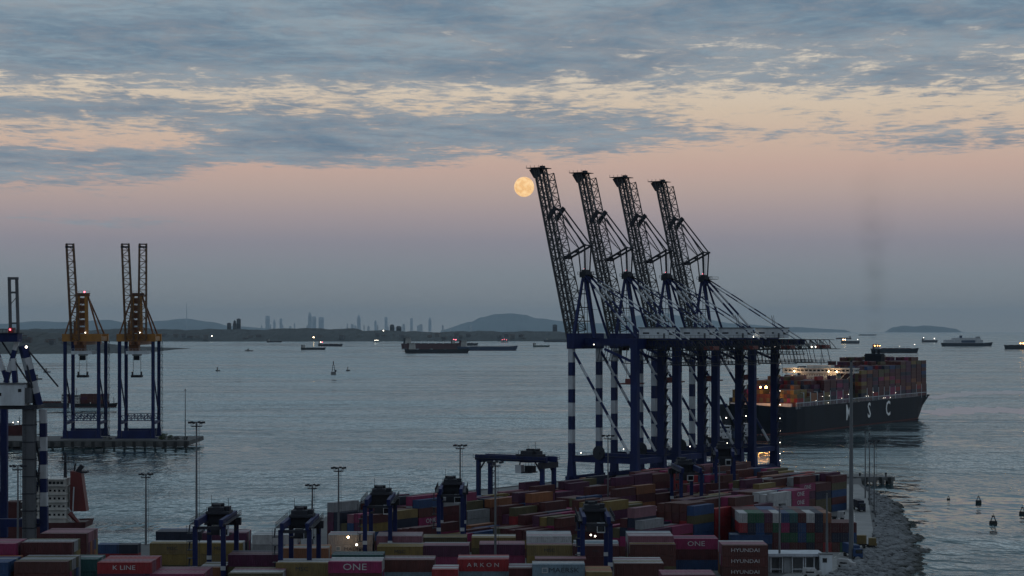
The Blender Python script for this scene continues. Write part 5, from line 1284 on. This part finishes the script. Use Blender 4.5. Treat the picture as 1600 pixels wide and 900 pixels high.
fall = sm_('SUBTRACT', 1.0, sm_('DIVIDE', sp_.outputs[2], 150.0), True)
stt.links.new(sm_('MULTIPLY', sm_('MULTIPLY', sm_('MULTIPLY', core, sm_('MULTIPLY', nn_, ris)), fall), .019), pv.inputs['Density'])
stt.links.new(pv.outputs[0], stt.nodes['Material Output'].inputs['Volume'])
m = MB(); m.tube((0,0,0),(0,0,150),5.3,20,0,28.0)
so_ = m.build('smoke', sm, None, (fp.x, fp.y, 52)); _bm = bmesh.new(); _bm.from_mesh(so_.data); bmesh.ops.recalc_face_normals(_bm, faces=_bm.faces); _bm.to_mesh(so_.data); _bm.free(); tag(so_, 'faint smoke rising from the container ship funnel', kind='stuff')
# ---------------- smooth wake astern
wm, wt, wb = newmat('wake_water'); wb.inputs['Base Color'].default_value = (.014,.03,.04,1); wb.inputs['Roughness'].default_value = .05; wb.inputs['IOR'].default_value = 1.333
g_ = wt.nodes.new('ShaderNodeNewGeometry'); mp_ = wt.nodes.new('ShaderNodeMapping'); wt.links.new(g_.outputs['Position'], mp_.inputs[0]); mp_.inputs['Scale'].default_value = (.6,.3,1)
n_ = wt.nodes.new('ShaderNodeTexNoise'); wt.links.new(mp_.outputs[0], n_.inputs['Vector']); n_.inputs['Scale'].default_value = .08; n_.inputs['Detail'].default_value = 3
b_ = wt.nodes.new('ShaderNodeBump'); wt.links.new(n_.outputs[0], b_.inputs['Height']); b_.inputs['Distance'].default_value = .1; wt.links.new(b_.outputs[0], wb.inputs['Normal'])
WK = MB(); rw = random.Random(9)
def ribbon(pts, w0, w1):
    n = 24; o = len(WK.v)
    for i in range(n+1):
        t = i/n*(len(pts)-1); k = min(int(t), len(pts)-2); p = Vector(pts[k]).lerp(Vector(pts[k+1]), t-k); w = (w0+(w1-w0)*i/n)*(1+.3*math.sin(i*1.7))*(.25+.75*min(1,(n-i)/6))
        WK.v += [(p.x, p.y-w/2, WATER_Z+.03), (p.x, p.y+w/2, WATER_Z+.03)]
    for i in range(n): a = o+2*i; WK.f.append((a, a+2, a+3, a+1)); WK.mi.append(0)
def wp(x, y): D = (CAMH-WATER_Z)*FPX/(y-HZ); return (gx(x, D), D)
ribbon([wp(1449,646),wp(1520,640),wp(1600,642),wp(1700,648)], 95, 190)
ribbon([wp(1452,622),wp(1520,614),wp(1600,613),wp(1700,613)], 60, 170)
tag(WK.build('wake', wm), 'smooth pale wake trailing behind the container ship', kind='structure')

# ------------------------------------------------------------------ far shores, mountains, skyline
M_SHORE = noisy('far_shore', (.010,.016,.018), (.035,.042,.042), .006, .9)
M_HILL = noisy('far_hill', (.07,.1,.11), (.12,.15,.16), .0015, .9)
def fbm(x, seed):
    return sum(math.sin(x*f_+seed*p)*a for f_, a, p in ((1,.5,1.1),(2.3,.3,2.7),(5.1,.17,4.1),(11.7,.1,7.7),(23,.06,3.3),(47,.045,5.9),(91,.03,8.1)))
def ridge(name, D, prof, mat, seed, amp, depth, label, kind='structure', n=220, base_y=None):
    """hill strip: prof = [(photo x, photo y of the crest at distance D)]"""
    m = MB(); k = D/FPX; xs = [p[0] for p in prof]; rows = 6
    for i in range(n+1):
        x = xs[0]+(xs[-1]-xs[0])*i/n
        for j in range(len(prof)-1):
            if prof[j][0] <= x <= prof[j+1][0]: break
        q = (x-prof[j][0])/(prof[j+1][0]-prof[j][0]); q = q*q*(3-2*q); y = prof[j][1]+(prof[j+1][1]-prof[j][1])*q
        top = CAMH-(y-HZ)*k; top += fbm(x*.05, seed)*amp*k*min(1, max(.15, (top-WATER_Z)/40)); X = (x-CX)*k
        for r_ in range(rows):
            t = r_/(rows-1); m.v.append((X*(1-depth*.55*(1-t)/D), D-depth*(1-t)+fbm(x*.11+r_, seed+2)*depth*.05*(1 if 0 < r_ < rows-1 else 0), WATER_Z-2+(top-WATER_Z+2)*(t**.8)+ (fbm(x*.3+r_*3, seed+5)*amp*k*.7 if 0 < r_ < rows-1 else 0)))
        m.v.append((X*1.0, D+depth*.4, WATER_Z-2))
    rr_ = rows+1
    for i in range(n):
        for r_ in range(rr_-1): a = i*rr_+r_; m.f.append((a, a+rr_, a+rr_+1, a+1)); m.mi.append(0)
    m.smooth = False; return tag(m.build(name, mat), label, kind=kind)
ridge('terrain', 13900, [(-80,512.5),(60,514),(140,515),(215,512),(240,514),(330,515),(470,513.5),(560,513),(567,517),(640,517),(700,519),(760,517),(830,518),(900,519),(960,521)], M_SHORE, 3, 1.7, 700, 'dark wooded far shore below the skyline')
ridge('terrain', 7600, [(-120,514),(-40,513),(30,516),(95,520),(130,528),(170,537),(200,541),(268,543.2),(274,546)], M_SHORE, 7, 2.0, 1500, 'dark promontory on the left')
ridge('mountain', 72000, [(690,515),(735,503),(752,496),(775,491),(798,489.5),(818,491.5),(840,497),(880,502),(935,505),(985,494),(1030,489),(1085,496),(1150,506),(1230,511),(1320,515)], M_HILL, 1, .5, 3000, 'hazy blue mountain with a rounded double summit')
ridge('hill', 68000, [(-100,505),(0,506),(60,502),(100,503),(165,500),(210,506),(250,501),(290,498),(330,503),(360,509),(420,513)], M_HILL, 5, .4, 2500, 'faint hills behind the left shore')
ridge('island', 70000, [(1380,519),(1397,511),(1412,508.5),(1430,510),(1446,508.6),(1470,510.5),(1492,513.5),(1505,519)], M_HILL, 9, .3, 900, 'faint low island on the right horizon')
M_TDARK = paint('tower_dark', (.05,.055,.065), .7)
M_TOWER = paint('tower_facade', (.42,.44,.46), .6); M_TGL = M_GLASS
def tower_block(x0, x1, ytop, D, label, style=0):
    k = D/FPX; w = (x1-x0)*k; h = CAMH-(ytop-HZ)*k-20; r = empty('tower_block', (gx((x0+x1)/2, D), D, 20)); tag(r, label, 'tower block', 'towers on the far skyline')
    m = MB()
    if style == 0: m.bx(-w/2,w/2,-w*.4,w*.4,0,h); m.bx(-w*.25,w*.25,-w*.2,w*.2,h,h*1.03)
    elif style == 1: m.bx(-w/2,w/2,-w*.4,w*.4,0,h*.8); m.bx(-w*.36,w*.36,-w*.3,w*.3,h*.8,h*.94); m.bx(-w*.12,w*.12,-w*.1,w*.1,h*.94,h)
    else: m.tube((0,0,0),(0,0,h*.93),w*.5,12); m.tube((0,0,h*.93),(0,0,h),w*.36,12)
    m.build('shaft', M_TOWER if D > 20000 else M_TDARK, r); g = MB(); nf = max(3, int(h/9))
    for i in range(nf): g.bx(-w*.47,w*.47,-w*.4-.6 if style < 2 else -w*.51,-w*.4-.1 if style < 2 else -w*.3,h*.8*(i+.25)/nf,h*.8*(i+.65)/nf)
    tag(g.build('window_row', M_TGL, r), kind='stuff')
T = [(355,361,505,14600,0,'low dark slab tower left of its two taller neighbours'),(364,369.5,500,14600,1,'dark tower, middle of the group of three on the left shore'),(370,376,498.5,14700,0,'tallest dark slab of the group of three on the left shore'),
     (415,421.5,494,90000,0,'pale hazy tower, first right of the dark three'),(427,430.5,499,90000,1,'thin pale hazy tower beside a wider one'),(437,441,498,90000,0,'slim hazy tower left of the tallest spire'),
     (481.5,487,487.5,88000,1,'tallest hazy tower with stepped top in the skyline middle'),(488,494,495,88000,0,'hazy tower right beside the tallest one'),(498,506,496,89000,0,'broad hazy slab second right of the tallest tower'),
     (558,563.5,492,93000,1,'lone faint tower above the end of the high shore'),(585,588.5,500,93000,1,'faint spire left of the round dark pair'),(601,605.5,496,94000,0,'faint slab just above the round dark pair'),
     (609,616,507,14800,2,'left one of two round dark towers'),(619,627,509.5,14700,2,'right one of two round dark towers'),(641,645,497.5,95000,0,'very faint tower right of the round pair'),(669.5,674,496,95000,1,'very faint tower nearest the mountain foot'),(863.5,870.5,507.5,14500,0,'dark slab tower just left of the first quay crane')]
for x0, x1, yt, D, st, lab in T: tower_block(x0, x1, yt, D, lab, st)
rc = random.Random(23); cm_ = []
for i in range(3):
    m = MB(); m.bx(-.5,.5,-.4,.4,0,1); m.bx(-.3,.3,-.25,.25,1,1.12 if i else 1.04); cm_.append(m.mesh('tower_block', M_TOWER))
for i in range(46):
    x = rc.choice((rc.uniform(350,720), rc.gauss(480,45), rc.gauss(620,60))); D = rc.uniform(52000, 84000); o = bpy.data.objects.new('tower_block', rc.choice(cm_)); COL.objects.link(o)
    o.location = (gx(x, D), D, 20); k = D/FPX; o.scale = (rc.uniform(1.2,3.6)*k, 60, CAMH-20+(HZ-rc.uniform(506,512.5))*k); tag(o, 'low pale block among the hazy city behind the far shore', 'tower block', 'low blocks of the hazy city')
r = empty('radio_mast', (gx(291.5, 66000), 66000, 120)); tag(r, 'tall faint radio mast on the left hills', 'radio mast')
hm = CAMH-(473-HZ)*66000/FPX-120; m = MB(); m.bar((0,0,0),(0,0,hm),26,26,0,9,9); m.tube((0,0,hm*.62),(0,0,hm*.68),13,8); m.build('shaft', M_TOWER, r)
m = MB(); m.bar((0,0,hm),(0,0,hm+60),3,3,0,1,1); m.build('antenna', M_STEEL, r)
# houses along the far shores, each a plain block with a roof
rh = random.Random(17); hm_ = []
for i in range(4):
    m = MB(); w, d, h = rh.uniform(14,26), rh.uniform(12,18), rh.uniform(10,24); m.bx(-w/2,w/2,-d/2,d/2,0,h,0); m.bx(-w/2-.6,w/2+.6,-d/2-.6,d/2+.6,h,h+1.2,1); m.bx(-w*.1,w*.1,-2,2,h+1.2,h+4,0)
    for q in range(max(2,int(h/4))): m.bx(-w*.42,w*.42,-d/2-.15,-d/2-.02,2+q*3.6,3.4+q*3.6,2)
    hm_.append(m.mesh('far_house', [paint('house_wall_'+str(i), ((.16,.15,.14),(.12,.13,.14),(.2,.19,.18),(.1,.09,.09))[i], .8), paint('tile_roof', (.12,.05,.04), .8), M_GLASS]))
for i in range(58):
    o = bpy.data.objects.new('far_house', rh.choice(hm_)); COL.objects.link(o)
    if i < 18: x = rh.uniform(0, 120); D = rh.uniform(6500, 7100); z = rh.uniform(6, 34)
    else: x = rh.uniform(130, 880); D = rh.uniform(13230, 13500); z = rh.uniform(0, 22)
    o.location = (gx(x, D), D, z); o.rotation_euler = (0,0,rh.uniform(-.5,.5)); o.scale = (1.5,1.5,1.1) if i >= 18 else (1,1,.8)
    tag(o, 'small house block among the dark trees of the promontory' if i < 18 else 'small house block low on the dark far shore', 'house', 'houses on the promontory' if i < 18 else 'houses on the far shore')
for x, y, D, g in ((331,525,13150,G_WHITE),(599,516.5,13100,G_WHITE),(490,527,13100,G_WARM),(46,541,6600,G_WHITE)):
    r = empty('street_lamp', (gx(x, D), D, CAMH-(y-HZ)*D/FPX-9)); tag(r, {331:'single bright lamp low on the far shore left of the tankers',599:'small lamp on the far shore near the round towers',490:'dim warm lamp on the far shore above a tanker',46:'bright lamp on the promontory behind the harbour crane'}[x], 'street lamp')
    MB().tube((0,0,-14),(0,0,8.2),.5,6).build('pole', M_STEEL, r); MB().ball((0,0,9),3.2 if D > 9000 else 2.2,n=6,m=4).build('lamp_head', g, r)

# ------------------------------------------------------------------ beacon and mooring buoys
D = (CAMH-WATER_Z)*FPX/(585.5-HZ); r = empty('channel_beacon', (gx(521, D), D, WATER_Z)); tag(r, 'lattice channel beacon standing in open water mid left', 'beacon')
MB().tube((0,0,-3),(0,0,4.5),4.6,10,0,3.8).build('base', M_CONC, r)
m = MB()
for x, y in ((-2.2,-2.2),(2.2,-2.2),(2.2,2.2),(-2.2,2.2)): m.bar((x,y,4.5),(x*.5,y*.5,14.5),.5)
for z in (7.5,11): m.bar((-2,-1.8,z),(2,-1.8,z),.3); m.bar((-2,1.8,z),(2,1.8,z),.3)
m.bx(-1.8,1.8,-1.8,1.8,14.5,15); m.tube((0,0,15),(0,0,19.5),.7,8); m.bx(2.6,4.6,-1,1,4.5,7.5); m.build('lattice', M_STEEL, r)
m = MB(); m.ball((0,0,20.2),.9); m.build('lantern', M_RED, r)
for x, yw, s_, lab in ((1482,780.5,.62,'smallest mooring buoy, farthest left of the four'),(1529,785,1.1,'round topped mooring buoy between the small one and the caged one'),(1552,818.5,1.35,'caged mooring buoy, the nearest of the four'),(1597.5,803,1.15,'mooring buoy cut by the right edge')):
    D = (CAMH-WATER_Z)*FPX/(yw-HZ); r = empty('mooring_buoy', (gx(x, D), D, WATER_Z)); tag(r, lab, 'buoy', 'mooring buoys')
    MB().tube((0,0,-.6),(0,0,.75*s_),1.15*s_,12,0,1.05*s_).build('float', M_DARK, r)
    m = MB()
    for k in range(4): a = k*math.pi/2+.5; m.bar((.9*s_*math.cos(a),.9*s_*math.sin(a),.75*s_),(.3*s_*math.cos(a),.3*s_*math.sin(a),1.9*s_),.14*s_)
    m.tube((0,0,1.85*s_),(0,0,2.2*s_),.42*s_,8); m.bar((0,0,2.2*s_),(0,0,2.8*s_),.1*s_); m.build('cage', M_STEEL, r)
HAZE, HAZE_TOP = 1.2e-5, 1050

# ------------------------------------------------------------------ haze: one closed box of thin even air
m, t, b = newmat('evening_haze'); t.nodes.remove(b)
pv = t.nodes.new('ShaderNodeVolumePrincipled'); pv.inputs['Color'].default_value = (.64, .84, 1.0, 1); pv.inputs['Density'].default_value = HAZE
pv.inputs['Anisotropy'].default_value = 0.0
t.links.new(pv.outputs[0], t.nodes['Material Output'].inputs['Volume'])
tag(MB().bx(-40000, 40000, -1600, 101000, -5, HAZE_TOP).build('haze', m), 'thin evening haze over the sea', kind='stuff')
